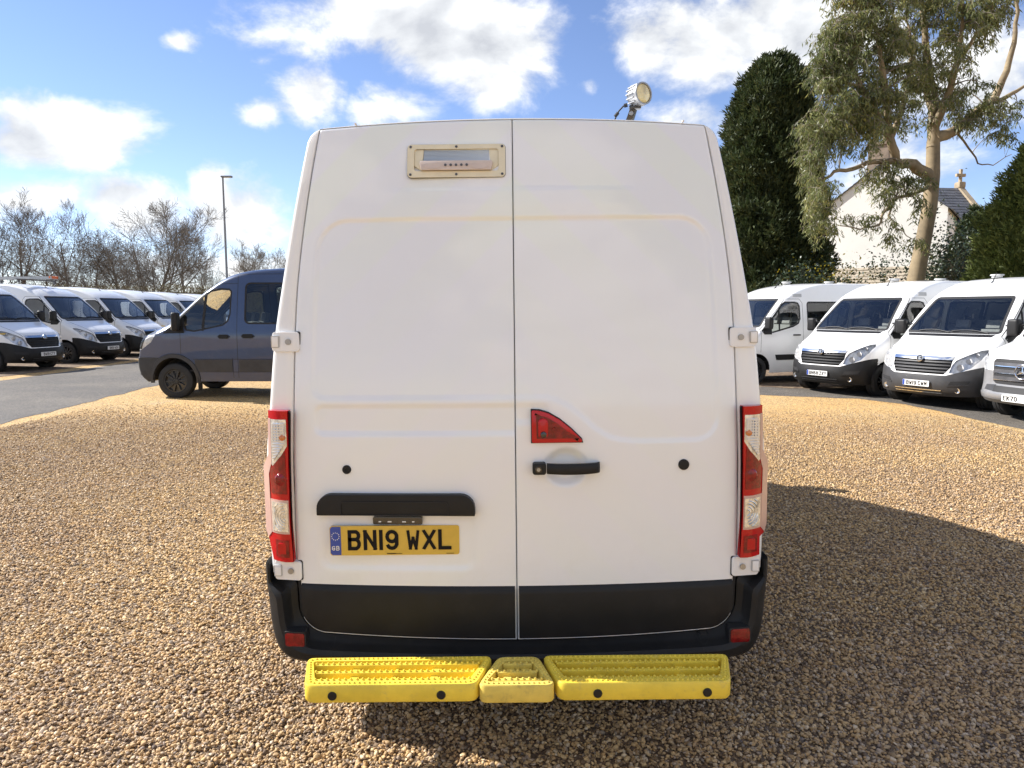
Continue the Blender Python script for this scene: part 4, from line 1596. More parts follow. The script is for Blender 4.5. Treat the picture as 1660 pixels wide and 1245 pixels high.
def make_lamp(root, sg):
    out = [(.929, .722), (.936, .9), (.934, 1.1), (.928, 1.357), (1.017, 1.357), (1.024, 1.170), (1.058, 1.115), (1.062, .84), (1.048, .812), (1.022, .80), (1.023, .722)]
    def plate(name, poly, off, material, parent, dep=0.03, step=0.02):
        b = fill_poly([(sg * x, z) for x, z in poly], step)
        for v in b.verts:
            x, z = v.co.x, v.co.y
            v.co = Vector((x, lamp_y(x, z) - off, z))
        bmesh.ops.recalc_face_normals(b, faces=b.faces)
        if sum(f.normal.y for f in b.faces) > 0:
            bmesh.ops.reverse_faces(b, faces=b.faces)
        es = [e for e in b.edges if len(e.link_faces) == 1]
        r = bmesh.ops.extrude_edge_only(b, edges=es)
        for g in r['geom']:
            if isinstance(g, bmesh.types.BMVert):
                g.co.y += dep
        return obj(name, b, material, parent, angle=35)
    o = plate('tail_lamp', out, 0.020, 'red_lens', root, 0.10)
    # frosted outer flank of the cover
    plate('lamp_flank', [(1.006, 1.325), (1.0185, 1.325), (1.025, 1.172), (1.0595, 1.118), (1.0625, .842), (1.048, .815), (1.026, .84), (1.028, 1.09), (1.010, 1.14)], 0.0235, 'lamp_edge', o, .02)
    plate('indicator_surround', [(.9345, 1.322), (1.010, 1.322), (1.013, 1.135), (.995, 1.118), (.9345, 1.212)], 0.0225, 'clear_lens', o, .01)
    iw = plate('indicator_lens', [(.940, 1.308), (.992, 1.308), (.997, 1.150), (.9405, 1.222)], 0.0255, 'lens_rib', o, .008, .008)
    rib = MB()
    for k in range(13):
        z = 1.302 - k * 0.0115
        xr = min(.990 + k * .0004, .994)
        xl = .942 if z > 1.226 else .942 + (1.226 - z) / (1.226 - 1.155) * .05
        if xr - xl < .008:
            continue
        x0, x1 = sorted((sg * xl, sg * xr))
        rib.box(((x0 + x1) / 2, lamp_y(.965, z) - .0275, z), (x1 - x0, .006, .006))
    for k in range(5):
        x = .946 + k * .0105
        rib.box((sg * x, lamp_y(.965, 1.27) - .0272, 1.27), (.004, .0055, .07))
    rib.build('indicator_ribs', 'lens_rib', o)
    am = MB()
    am.lathe([(.0, -.003), (.012, .0), (.013, .004)], c=(sg * .951, lamp_y(.951, 1.25) - .029, 1.248), axis='Y', n=14)
    am.build('indicator_bulb', 'amber_bulb', o)
    plate('stop_window', [(.943, 1.012), (1.018, 1.012), (1.020, 1.110), (.944, 1.190)], 0.023, 'red_prism', o, .008, .01)
    sb = MB()
    sb.lathe([(.010, -.004), (.024, .000), (.028, .006)], c=(sg * .965, lamp_y(.965, 1.07) - .024, 1.072), axis='Y', n=16)
    sb.build('stop_bowl', 'red_prism', o)
    plate('reverse_surround', [(.938, .842), (1.030, .842), (1.032, .985), (.938, .985)], 0.0225, 'lamp_edge', o, .01)
    plate('reverse_lens', [(.942, .852), (1.018, .852), (1.018, .975), (.942, .975)], 0.0255, 'clear_lens', o, .008, .01)
    rr = MB()
    for k in range(5):
        r = .014 + k * .013
        pts = []
        for q in range(15):
            a = math.radians(100 + 160 * q / 14)
            x, z = .950 + -r * math.cos(a), .915 + r * .95 * math.sin(a)
            if .944 < x < 1.006 and .856 < z < .971:
                pts.append((sg * x, lamp_y(x, z) - .026, z))
        if len(pts) > 2:
            rr.tube(pts, .0028, 5)
    rr.build('reverse_rings', 'clear_lens', o)
    plate('fog_window', [(.943, .742), (1.006, .742), (1.006, .815), (.943, .815)], 0.0225, 'red_prism', o, .008, .01)
    fb = MB()
    fb.prism(rrect(min(sg * .950, sg * .99), max(sg * .950, sg * .99), .757, .803, .004, 2), lamp_y(.97, .78) - .026, lamp_y(.97, .78) - .01)
    fb.build('fog_block', 'red_lens', o)
    g = MB()
    for k in range(20):
        z0 = .722 + (1.357 - .722) * k / 19
        g.v += [(sg * (x_edge(z0) + .001), .012, z0), (sg * .940, .030, z0)]
    for k in range(19):
        g.f.append((2 * k, 2 * k + 1, 2 * k + 3, 2 * k + 2))
        g.m.append(0)
    g.build('lamp_gasket', 'gap_dark', o)


def make_bumper(root):
    # inner edge follows the doors' foot, outer edge the silhouette
    def inner(t):
        if t < .55:
            x = .80 * t / .55
            return x, zb_door(x) - .018
        u = (t - .55) / .45
        if u < .55:
            a = PI / 2 * u / .55
            return .80 + .132 * math.sin(a), .392 + .129 * (1 - math.cos(a))
        if u < .75:
            return .932 + (u - .55) / .2 * .002, .521 + (u - .55) / .2 * .10
        if u < .88:
            return .934 + (u - .75) / .13 * .092, .621 + (u - .75) / .13 * .008
        return 1.026 + (u - .88) / .12 * .004, .629 + (u - .88) / .12 * .07
    outx = hermite([(0, 0), (.35, .52), (.55, .84), (.64, .945), (.72, 1.012), (.79, 1.048), (.88, 1.068), (1.0, 1.072)])
    outz = hermite([(0, .292), (.35, .290), (.55, .285), (.64, .290), (.72, .318), (.79, .38), (.88, .50), (1.0, .700)])
    prof = [(0.0, .060), (0.02, .018), (.22, .004), (.30, -.012), (.38, -.050), (.55, -.062), (.80, -.058), (.93, -.040), (.985, -.010), (1.0, .03), (1.0, .25)]
    T = 56
    ts = [k / T for k in range(-T, T + 1)]
    m = MB()
    for t in ts:
        a = abs(t)
        sg = 1 if t >= 0 else -1
        (xi, zi), (xo, zo) = inner(a), (outx(a), outz(a))
        for q, y in prof:
            x, z = xi + (xo - xi) * q, zi + (zo - zi) * q
            bow = .045 * (x / .95) ** 2 + (.05 * max(0, (x - .85) / .2) ** 3 if y < .2 else .10)
            m.v.append((sg * x, y + bow, z))
    k = len(prof)
    for i in range(len(ts) - 1):
        for j in range(k - 1):
            m.f.append((i * k + j, (i + 1) * k + j, (i + 1) * k + j + 1, i * k + j + 1))
            m.m.append(0)
    o = m.build('bumper', 'black_plastic', root, angle=32)
    # joint between middle beam and corner, reflectors let into the corners
    tree = BVHTree.FromPolygons([Vector(q) for q in m.v], m.f)
    def face_y(x, z):
        hit = tree.ray_cast(Vector((x, -1, z)), Vector((0, 1, 0)))[0]
        return hit.y if hit else 0.0
    for sg in (-1, 1):
        j = MB()
        for k in range(9):
            z = .296 + .085 * k / 8
            y = face_y(sg * .775, z) - .0012
            j.v += [(sg * .775 - .002, y, z), (sg * .775 + .002, y, z)]
        for k in range(8):
            j.f.append((2 * k, 2 * k + 1, 2 * k + 3, 2 * k + 2))
            j.m.append(0)
        j.build('joint', 'gap_dark', o)
        poly = [(sg * .932 + x, .392 + z + sg * x * .06) for x, z in rrect(-.040, .040, -.029, .029, .010, 3)]
        po = [(sg * .932 + x, .392 + z + sg * x * .06) for x, z in rrect(-.046, .046, -.035, .035, .012, 3)]
        n = len(poly)
        ys_ = [face_y(x, z) for x, z in po]
        yf = .65 * min(ys_) + .35 * sum(ys_) / len(ys_) - .002
        r = MB()
        r.prism(poly, yf - .004, yf + .05)
        obj('reflector', r.bm(bevel=.002), 'red_prism', o)
        f = MB()
        ring_prism(po, poly, yf - .001, yf + .05, f)
        f.build('reflector_bezel', 'gap_dark', o)
    c = MB()
    ring = [(.786 + .028 * math.cos(2 * PI * q / 24), .375 + .022 * math.sin(2 * PI * q / 24)) for q in range(24)]
    ring2 = [(.786 + .026 * math.cos(2 * PI * q / 24), .375 + .020 * math.sin(2 * PI * q / 24)) for q in range(24)]
    n = 24
    c.add([(x, face_y(x, z) - .0015, z) for x, z in ring] + [(x, face_y(x, z) - .0015, z) for x, z in ring2], [(i, (i + 1) % n, n + (i + 1) % n, n + i) for i in range(n)])
    c.build('towing_cap', 'gap_dark', o)


def make_step(root, back, front, top, material, nsl, sensors, bowf=0.0):
    """tray with studded rim and slats: back/front are x-ranges, rear edge near the bumper"""
    yb, yf = -.175, -.385
    hgt = .068
    def outl(inset):
        b0, b1 = back
        f0, f1 = front
        dl = (f0 - b0) / (yb - yf)
        P = []
        for (x, y, sx, sy) in ((b0, yb, 1, -1), (f0, yf, 1, 1), (f1, yf, -1, 1), (b1, yb, -1, -1)):
            P.append((x + sx * inset * 1.05, y + sy * inset))
        return P
    def rounded(P, r, n=4):
        out = []
        for i in range(4):
            p0, p1, p2 = Vector(P[i - 1]), Vector(P[i]), Vector(P[(i + 1) % 4])
            a = p1 + (p0 - p1).normalized() * r
            b = p1 + (p2 - p1).normalized() * r
            for k in range(n + 1):
                t = k / n
                out.append(tuple(a * (1 - t) ** 2 + p1 * 2 * t * (1 - t) + b * t * t))
        return out
    def bow(p):
        x, y = p
        if bowf and y < (yb + yf) / 2:
            c = (front[0] + front[1]) / 2
            h = (front[1] - front[0]) / 2
            return (x, y - bowf * max(0, 1 - ((x - c) / h) ** 2) * min(1, ((yb + yf) / 2 - y) / .10))
        return p
    O = [bow(p) for p in rounded(outl(0), .032)]
    O2 = [bow(p) for p in rounded(outl(.004), .030)]
    I1 = [bow(p) for p in rounded(outl(.030), .016)]
    I2 = [bow(p) for p in rounded(outl(.034), .014)]
    n = len(O)
    m = MB()
    rings = [[(x, y, top - hgt) for x, y in O2], [(x, y, top - hgt + .008) for x, y in O], [(x, y, top - .007) for x, y in O], [(x, y, top) for x, y in O2], [(x, y, top) for x, y in I1], [(x, y, top - .036) for x, y in I2]]
    for r in rings:
        m.v += r
    for k in range(len(rings) - 1):
        for i in range(n):
            j = (i + 1) % n
            m.f.append((k * n + i, k * n + j, (k + 1) * n + j, (k + 1) * n + i))
            m.m.append(0)
    m.f.append(tuple(5 * n + i for i in range(n)))
    m.f.append(tuple(range(n)))
    m.m += [0, 0]
    o = m.build('bumper_step', material, root, angle=40)
    cx = (front[0] + front[1] + back[0] + back[1]) / 4
    def xr(y):
        t = (yb - y) / (yb - yf)
        return back[0] + (front[0] - back[0]) * t, back[1] + (front[1] - back[1]) * t
    studs = []
    for k in range(nsl):
        y = yb - .052 - k * (yb - yf - .095) / max(1, nsl - 1) * 1.0
        a, b = xr(y)
        a, b = a + .040, b - .040
        s = MB()
        s.box(((a + b) / 2, y, top - .022), (b - a, .017, .040))
        obj('slat', s.bm(bevel=.004, seg=2), material, o)
        q = int((b - a) / .0215)
        for i in range(q + 1):
            studs.append((a + (b - a) * i / q, y))
        # cross webs
        for i in range(1, 4):
            x = a + (b - a) * i / 4
            if k < nsl - 1:
                w = MB()
                w.box((x, y - (yb - yf - .095) / max(1, nsl - 1) / 2, top - .026), (.03 if i % 2 else .012, (yb - yf - .095) / max(1, nsl - 1) - .014, .018))
                obj('web', w.bm(bevel=.003), material, o)
    mid = [bow(p) for p in rounded(outl(.016), .024, 3)]
    tot = 0
    L = len(mid)
    step = .0185
    carry = 0
    for i in range(L):
        p, q = Vector(mid[i]), Vector(mid[(i + 1) % L])
        d = (q - p).length
        t = carry
        while t < d:
            studs.append(tuple(p + (q - p) * (t / d)))
            t += step
        carry = t - d
    st = MB()
    for (x, y) in studs:
        z0 = top - .003
        st.lathe([(.0052, z0), (.0048, z0 + .0055), (.0026, z0 + .008), (0, z0 + .0085)], c=(x, y, 0), n=7)
    so = st.build('studs', material, o)
    so['kind'] = 'stuff'
    for x in sensors:
        c = MB()
        c.lathe([(.0165, yf + .01), (.0165, yf - .003), (.014, yf - .0055), (0, yf - .006)], c=(x, 0, top - .040), axis='Y', n=22)
        c.build('parking_sensor', 'black_plastic', o)
    for x in (back[0] + (back[1] - back[0]) * .25, back[0] + (back[1] - back[0]) * .75):
        b = MB()
        b.box((x, -.05, top - hgt - .012), (.06, .55, .02))
        b.box((x, -.25, top - hgt - .028), (.02, .05, .03))
        b.build('bracket', 'steel_dark', o)
    return o


def make_vent(root):
    x0, x1, z0, z1 = -.436, -.030, 2.305, 2.445
    def lay(m):
        m.v = [(x, y + skin_y(-.23, z) - .002, z) for x, y, z in m.v]
        return m
    m = MB()
    N = 5
    ring_prism(rrect(x0, x1, z0, z1, .016, N), rrect(x0 + .028, x1 - .028, z0 + .026, z1 - .020, .012, N), -.009, .012, m)
    o = lay(m).build('vent', 'cream_plastic', root, angle=30)
    # dark gasket line
    g = MB()
    ring_prism(rrect(x0 - .0015, x1 + .0015, z0 - .0015, z1 + .002, .017, N), rrect(x0 + .01, x1 - .01, z0 + .01, z1 - .01, .012, N), -.0015, .012, g)
    lay(g).build('vent_gasket', 'steel_dark', o)
    b = MB()
    b.box(((x0 + x1) / 2, .016, (z0 + z1) / 2), (x1 - x0 - .05, .012, z1 - z0 - .04))
    lay(b).build('vent_back', 'cream_plastic', o)
    for sg, xa in ((-1, x0 + .028), (1, x1 - .028)):
        c = MB()
        c.prism([(xa, z0 + .05), (xa - sg * .030, z0 + .028), (xa - sg * .040, z1 - .022), (xa, z1 - .022)], -.004, .012)
        lay(c).build('vent_cheek', 'cream_plastic', o, bevel=.002)
    for k in range(8):
        s = MB()
        s.box(((x0 + x1) / 2, .004, z1 - .026 - k * .0055), (x1 - x0 - .135, .010, .0040))
        lay(s).build('louvre', 'louvre_blue', o)
    p = MB()
    p.prism([(x0 + .052, z0 + .058), (x0 + .058, z0 + .028), (x1 - .058, z0 + .028), (x1 - .052, z0 + .058), (x1 - .055, z0 + .068), (x0 + .055, z0 + .068)], -.022, .012)
    po = lay(p).build('lamp_bar', 'beige_plastic', o, bevel=.004)
    zc = z0 + .045
    for xc in (x0 + .105, x1 - .105):
        e = MB()
        e.lathe([(.036, -.0235), (.030, -.019), (0, -.0175)], axis='Y', n=24)
        e.v = [(x + xc, y, z * .33 + zc) for x, y, z in e.v]
        lay(e).build('dish', 'beige_plastic', po)
    for k in range(5):
        e = MB()
        e.lathe([(.0055, -.026), (.0055, -.022), (.003, -.022), (0, -.0215)], axis='Y', n=10)
        e.v = [(x + (x0 + x1) / 2 - .044 + k * .022, y, z + zc + .004) for x, y, z in e.v]
        lay(e).build('screw', 'steel_dark', po)
    for xs in (x0 + .013, (x0 + x1) / 2, x1 - .013):
        for zs in (z0 + .012, z1 - .010):
            e = MB()
            e.lathe([(.0058, -.008), (.0052, -.0115), (0, -.012)], axis='Y', n=10)
            e.v = [(x + xs, y, z + zs) for x, y, z in e.v]
            lay(e).build('screw', 'steel_dark', o)


def make_hero():
    root = make_master('white_van', L=HERO_L, hero=True, plate='BN19 WXL')
    for ch in list(root.children):
        x, y, z = ch.location
        ch.location = (-x, HERO_L - y, z)
        ch.rotation_euler.z += PI
    doors = {}
    for side in (-1, 1):
        d = make_door(root, side)
        doors[side] = d
        make_trim(d, side)
    make_frame(root)
    make_hinges(root)
    for sg in (-1, 1):
        make_lamp(root, sg)
    make_bumper(root)
    make_step(root, (-.830, -.098), (-.782, -.152), .400, 'yellow_plastic', 3, (-.680, -.282))
    make_step(root, (-.080, .083), (-.150, .138), .396, 'yellow_worn', 3, (), .012)
    make_step(root, (.096, .828), (.147, .776), .400, 'yellow_plastic', 3, (.290, .690))
    make_vent(root)
    L_, R_ = doors[-1], doors[1]
    # grip bar above the plate
    m = MB()
    out = rrect(-.823, -.168, .922, 1.010, (.004, .004, .060, .060), 6)
    m.prism(out, -.034, .012)
    on_door(m, -1)
    g = obj('grip_bar', m.bm(bevel=.010, seg=3), 'black_plastic', L_, angle=40)
    p = MB()
    ring_prism(rrect(-.722, -.276, .9245, .982, (.002, .002, .016, .016), 4), rrect(-.719, -.279, .9265, .979, (.002, .002, .014, .014), 4), -.0352, 0, p)
    on_door(p, -1).build('grip_seam', 'gap_dark', L_)
    # light unit
    m = MB()
    m.prism(rrect(-.592, -.386, .882, .914, .006, 3), -.016, .012)
    on_door(m, -1)
    obj('plate_light', m.bm(bevel=.003), 'rim_black', L_)
    for x in (-.562, -.522, -.462, -.424):
        e = MB()
        e.box((x, -.0165, .8945), (.016 if abs(x + .49) < .05 else .010, .002, .0045))
        on_door(e, -1).build('light_diode', 'paper_white', L_)
    # number plate
    pl = MB()
    pl.prism(rrect(-.268, .268, -.062, .062, .010, 4), -.003, .009)
    po = pl.build('number_plate', 'plate_yellow', root, angle=30)
    po.location = (-.505, skin_y(-.5, .81) - .004, .812)
    q, w = lettering('BN19 WXL', .086, .0545, .0150, .0105, .0345)
    t = MB()
    for i, k in enumerate(q):
        t.add([(x + .021, -.0045 - (i % 9) * .0002, z + .003) for x, z in k], [(0, 1, 2, 3)])
    t.build('characters', 'plate_ink', po, smooth=False)
    b = MB()
    b.prism([(-.266, -.052), (-.258, -.060), (-.222, -.060), (-.222, .060), (-.258, .060), (-.266, .052)], -.0042, .002)
    b.build('country_band', 'plate_blue', po)
    s = MB()
    for k in range(12):
        a = 2 * PI * k / 12
        cx, cz = -.244 + .0155 * math.cos(a), .020 + .0155 * math.sin(a)
        pts = []
        for i in range(10):
            r = .0032 if i % 2 == 0 else .0014
            an = PI / 2 + PI * i / 5
            pts.append((cx + r * math.cos(an), -.0055, cz + r * math.sin(an)))
        s.add(pts, [tuple(range(10))])
    s.build('star_ring', 'paper_white', po, smooth=False)
    q, w = lettering('GB', .019, .0135, .0034, .004, .0)
    t = MB()
    for i, k in enumerate(q):
        t.add([(x - .244, -.0055 - (i % 9) * .0002, z - .030) for x, z in k], [(0, 1, 2, 3)])
    t.build('country_letters', 'paper_white', po, smooth=False)
    t = MB()
    for i in range(14):
        t.box((-.030 + i * .0045, -.0040, -.0555), (.0030, .0012, .0046 if i < 8 else .0022))
    t.box((.230, -.0040, -.0565), (.032, .0012, .0018))
    t.build('maker_line', 'plate_ink', po, smooth=False)
    # lock plugs
    for x, z, r, dd in ((-.697, 1.109, .0185, L_), (.692, 1.116, .0225, R_)):
        m = MB()
        y = skin_y(x, z)
        m.lathe([(r, y + .01), (r, y - .004), (r * .86, y - .008), (r * .45, y - .008), (r * .38, y - .004), (0, y - .004)] if x < 0 else [(r, y + .01), (r, y - .005), (r * .85, y - .009), (0, y - .010)], c=(x, 0, z), axis='Y', n=26)
        m.build('lock_plug', 'black_plastic', dd)
    # handle
    m = MB()
    n = 18
    sec = 8
    for i in range(n + 1):
        u = i / n
        x = .126 + (.342 - .126) * u
        y = -.012 - .034 * math.sin(PI * min(1, max(0, u * .94 + .06))) ** .5
        hz = .0215 + .001 * math.sin(PI * u)
        for k in range(sec):
            a = 2 * PI * k / sec + PI / 8
            m.v.append((x, y + skin_y(x, 1.115) + .013 * math.copysign(abs(math.cos(a)) ** .6, math.cos(a)), 1.116 + hz * math.copysign(abs(math.sin(a)) ** .5, math.sin(a))))
    for i in range(n):
        for k in range(sec):
            m.f.append((i * sec + k, i * sec + (k + 1) % sec, (i + 1) * sec + (k + 1) % sec, (i + 1) * sec + k))
            m.m.append(0)
    m.f += [tuple(range(sec)), tuple(n * sec + k for k in range(sec))]
    m.m += [0, 0]
    m.build('door_handle', 'black_plastic', R_, angle=45)
    m = MB()
    m.prism(rrect(.068, .123, 1.092, 1.139, .010, 4), -.040, .01)
    on_door(m, 1)
    obj('lock_housing', m.bm(bevel=.006, seg=3), 'black_plastic', R_)
    m = MB()
    y = skin_y(.09, 1.115) - .0405
    m.lathe([(.015, y), (.013, y - .003), (.009, y - .003), (.008, y + .001)], c=(.092, 0, 1.114), axis='Y', n=20)
    m.build('lock_ring', 'rim_black', R_)
    m = MB()
    m.lathe([(.0075, y + .001), (.0075, y - .002), (0, y - .002)], c=(.092, 0, 1.114), axis='Y', n=16)
    m.build('key_barrel', 'aluminium', R_)
    # red lens with camera
    prof = [(.066, 1.226), (.070, 1.219), (.266, 1.219), (.272, 1.224), (.268, 1.232), (.225, 1.275), (.180, 1.312), (.135, 1.338), (.098, 1.349), (.070, 1.3515), (.066, 1.347)]
    m = MB()
    m.prism(prof, -.016, .012)
    on_door(m, 1)
    lo = obj('reversing_lamp', m.bm(bevel=.006, seg=3), 'red_lens', R_, angle=40)
    m = MB()
    m.prism(shrink([(.064, 1.217), (.275, 1.217), (.27, 1.234), (.225, 1.279), (.18, 1.316), (.135, 1.342), (.098, 1.353), (.064, 1.3545)], -.001), -.004, .010)
    on_door(m, 1).build('lamp_gasket', 'gap_dark', R_)
    m = MB()
    m.prism(shrink(prof[1:], .017), -.0175, .0)
    on_door(m, 1).build('lamp_prism', 'red_prism', R_)
    m = MB()
    m.prism(rrect(.092, .132, 1.246, 1.320, (.006, .006, .018, .018), 5), -.034, .0)
    on_door(m, 1)
    obj('camera_hood', m.bm(bevel=.008, seg=3), 'red_lens', R_)
    m = MB()
    y = skin_y(.11, 1.25) - .030
    m.lathe([(.014, y), (.012, y - .010), (.008, y - .012), (0, y - .012)], c=(.113, 0, 1.256), axis='Y', n=18)
    m.build('camera_eye', 'rim_black', R_)
    m = MB()
    y = skin_y(.15, 1.27) - .018
    m.lathe([(.010, y), (.009, y - .003), (0, y - .003)], c=(.157, 0, 1.272), axis='Y', n=16)
    m.build('lamp_bulb', 'red_prism', R_)
    # work lamp on the roof
    m = MB()
    m.tube([(.522, .47, 2.545), (.528, .45, 2.59), (.545, .43, 2.645)], [.020, .020, .018], 4)
    wl = m.build('work_lamp', 'rim_black', root, angle=30)
    ax = Vector((.52, -.84, .02)).normalized()
    M = ax.to_track_quat('Z', 'Y').to_matrix().to_4x4()
    C = Vector((.564, .40, 2.697))
    h = MB()
    h.lathe([(0, -.050), (.030, -.047), (.041, -.036), (.046, -.018), (.046, .018), (.0485, .020), (.0485, .030), (.042, .030), (.041, .023), (0, .023)], c=C, n=30, M=M)
    ho = h.build('lamp_housing', 'aluminium', wl, angle=30)
    for k in range(16):
        a = 2 * PI * k / 16
        f = MB()
        f.box((.046 * math.cos(a), .046 * math.sin(a), -.012), (.009, .0045, .044), M=Matrix.Translation(C) @ M @ Matrix.Rotation(0, 4, 'Z'))
        f.build('fin', 'aluminium', wl)
    l = MB()
    l.lathe([(.041, .025), (.028, .030), (0, .032)], c=C, n=26, M=M)
    l.build('lamp_glass', 'lamp_lens', wl)
    br = MB()
    br.box((.548, .415, 2.648), (.052, .03, .016))
    obj('lamp_yoke', br.bm(bevel=.004), 'rim_black', wl)
    b = MB()
    b.lathe([(.009, .424), (.009, .415), (0, .414)], c=(.533, 0, 2.625), axis='Y', n=12)
    b.build('bolt', 'aluminium', wl)
    c = MB()
    c.tube([(.515, .43, 2.662), (.500, .435, 2.660), (.482, .44, 2.642), (.470, .445, 2.622), (.463, .45, 2.600), (.466, .46, 2.545)], .0035, 6)
    c.tube([(.517, .43, 2.664), (.503, .434, 2.661)], .009, 8)
    c.tube([(.478, .441, 2.634), (.464, .448, 2.618)], .008, 8)
    c.build('cable', 'rubber', wl)
    root.location = (0.027, HERO_Y, gz(0))
    root.rotation_euler = (0, math.radians(-0.6), 0)
    tag(root, 'large white panel van seen from behind, rear doors shut, yellow step below its bumper', 'van')
    return root


hero = make_hero()

# ================================================================= the other vehicles
def park(o, x, y, phi, sink=0.012):
    """nose at (x, y); phi = 0 looks towards -Y, growing towards -X"""
    o.location = (x, y, gz(x) - sink)
    o.rotation_euler = (0, 0, -phi)
    return o

# ================================================================= ground
def stone_color(t, fac):
    return t.ramp(fac, [(0.0, (0.1, 0.067, 0.043)), (0.1, (0.23, 0.156, 0.086)), (0.25, (0.45, 0.318, 0.168)), (0.46, (0.59, 0.422, 0.218)), (0.6, (0.49, 0.315, 0.142)), (0.74, (0.64, 0.485, 0.285)), (0.84, (0.31, 0.242, 0.19)), (0.92, (0.75, 0.62, 0.44)), (1.0, (0.15, 0.124, 0.112))])


def gravel_materials():
    m = mat('gravel_ground', (0.4, 0.3, 0.2), 0.9)
    t = NT(m.node_tree)
    p = t.n['Principled BSDF']
    tc = t.node('ShaderNodeTexCoord').outputs['Object']
    wob = t.mix(0.012, tc, t.node('ShaderNodeTexNoise', {'Vector': tc, 'Scale': 30.0}).outputs[1], 'ADD')
    v = t.node('ShaderNodeTexVoronoi', {'Vector': wob, 'Scale': 58.0})
    rnd = t.node('ShaderNodeSeparateColor', {0: v.outputs['Color']}).outputs[0]
    c = stone_color(t, rnd)
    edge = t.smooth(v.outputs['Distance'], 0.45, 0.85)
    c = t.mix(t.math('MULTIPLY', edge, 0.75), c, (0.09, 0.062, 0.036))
    big = t.noise(tc, 0.35, 5.0, 0.6)
    c = t.mix(1.0, c, (1.18, 1.10, 0.84), 'MULTIPLY')
    c = t.mix(t.smooth(big, 0.35, 0.7), c, t.mix(1.0, c, (1.10, 0.98, 0.80), 'MULTIPLY'))
    pale = t.noise(tc, 0.8, 4.0, 0.6)
    c = t.mix(t.math('MULTIPLY', t.smooth(pale, 0.58, 0.75), 0.35), c, (0.42, 0.36, 0.28))
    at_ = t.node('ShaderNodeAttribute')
    at_.attribute_name = 'dens'                     # gap shade between the stones painted into the bed where they lie thick
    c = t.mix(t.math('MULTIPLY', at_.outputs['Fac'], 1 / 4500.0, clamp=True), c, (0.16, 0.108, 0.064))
    t.l.new(c, p.inputs['Base Color'])
    h = t.math('SUBTRACT', 1.0, v.outputs['Distance'])
    b = t.node('ShaderNodeBump', {'Strength': 0.9, 'Distance': 0.012, 'Height': h})
    t.l.new(b.outputs[0], p.inputs['Normal'])
    m2 = mat('pebble', (0.4, 0.3, 0.2), 0.75)
    t = NT(m2.node_tree)
    p = t.n['Principled BSDF']
    oi = t.node('ShaderNodeObjectInfo').outputs['Random']
    c = stone_color(t, oi)
    tc = t.node('ShaderNodeTexCoord').outputs['Object']
    n = t.noise(tc, 3.0, 4.0, 0.65)
    c = t.mix(t.math('MULTIPLY', t.smooth(n, 0.35, 0.7), 0.5), c, t.mix(1.0, c, (0.66, 0.60, 0.56), 'MULTIPLY'))
    loc = t.node('ShaderNodeObjectInfo').outputs['Location']
    zone = t.noise(loc, 0.55, 4.0, 0.6)
    c = t.mix(t.smooth(zone, 0.38, 0.66), t.mix(1.0, c, (0.94, 0.88, 0.83), 'MULTIPLY'), t.mix(1.0, c, (1.08, 1.02, 0.86), 'MULTIPLY'))
    t.l.new(c, p.inputs['Base Color'])
    rr = t.math('ADD', 0.55, t.math('MULTIPLY', t.math('FRACT', t.math('MULTIPLY', oi, 37.0)), 0.35))
    t.l.new(rr, p.inputs['Roughness'])
    # tarmac
    m3 = mat('tarmac', (0.12, 0.115, 0.11), 0.85)
    t = NT(m3.node_tree)
    p = t.n['Principled BSDF']
    tc = t.node('ShaderNodeTexCoord').outputs['Object']
    v = t.node('ShaderNodeTexVoronoi', {'Vector': tc, 'Scale': 75.0})
    rnd = t.node('ShaderNodeSeparateColor', {0: v.outputs['Color']}).outputs[0]
    c = t.ramp(rnd, [(0, (0.046, 0.042, 0.036)), (0.5, (0.096, 0.086, 0.074)), (0.85, (0.142, 0.128, 0.108)), (1, (0.20, 0.178, 0.148))])
    n = t.noise(tc, 0.5, 6.0, 0.62)
    c = t.mix(t.smooth(n, 0.35, 0.7), t.mix(1.0, c, (0.80, 0.79, 0.79), 'MULTIPLY'), t.mix(1.0, c, (1.25, 1.20, 1.12), 'MULTIPLY'))
    dust = t.noise(tc, 2.4, 6.0, 0.7)
    c = t.mix(t.math('MULTIPLY', t.smooth(dust, 0.55, 0.75), 0.25), c, (0.22, 0.17, 0.115))
    t.l.new(c, p.inputs['Base Color'])
    b = t.node('ShaderNodeBump', {'Strength': 0.5, 'Distance': 0.006, 'Height': v.outputs['Distance']})
    t.l.new(b.outputs[0], p.inputs['Normal'])
    # leaf litter and earth
    m4 = mat('earth', (0.12, 0.08, 0.05), 0.95)
    t = NT(m4.node_tree)
    p = t.n['Principled BSDF']
    tc = t.node('ShaderNodeTexCoord').outputs['Object']
    n = t.noise(tc, 9.0, 8.0, 0.7)
    c = t.ramp(n, [(0.3, (0.055, 0.036, 0.024)), (0.5, (0.15, 0.095, 0.055)), (0.62, (0.26, 0.20, 0.12)), (0.75, (0.14, 0.16, 0.06))])
    t.l.new(c, p.inputs['Base Color'])
    b = t.node('ShaderNodeBump', {'Strength': 0.8, 'Distance': 0.03, 'Height': n})
    t.l.new(b.outputs[0], p.inputs['Normal'])
    m5 = mat('grass_field', (0.08, 0.11, 0.04), 0.95)
    t = NT(m5.node_tree)
    tc = t.node('ShaderNodeTexCoord').outputs['Object']
    n = t.noise(tc, 0.6, 8.0, 0.7)
    t.l.new(t.ramp(n, [(0.3, (0.05, 0.075, 0.025)), (0.7, (0.13, 0.14, 0.06))]), t.n['Principled BSDF'].inputs['Base Color'])


gravel_materials()


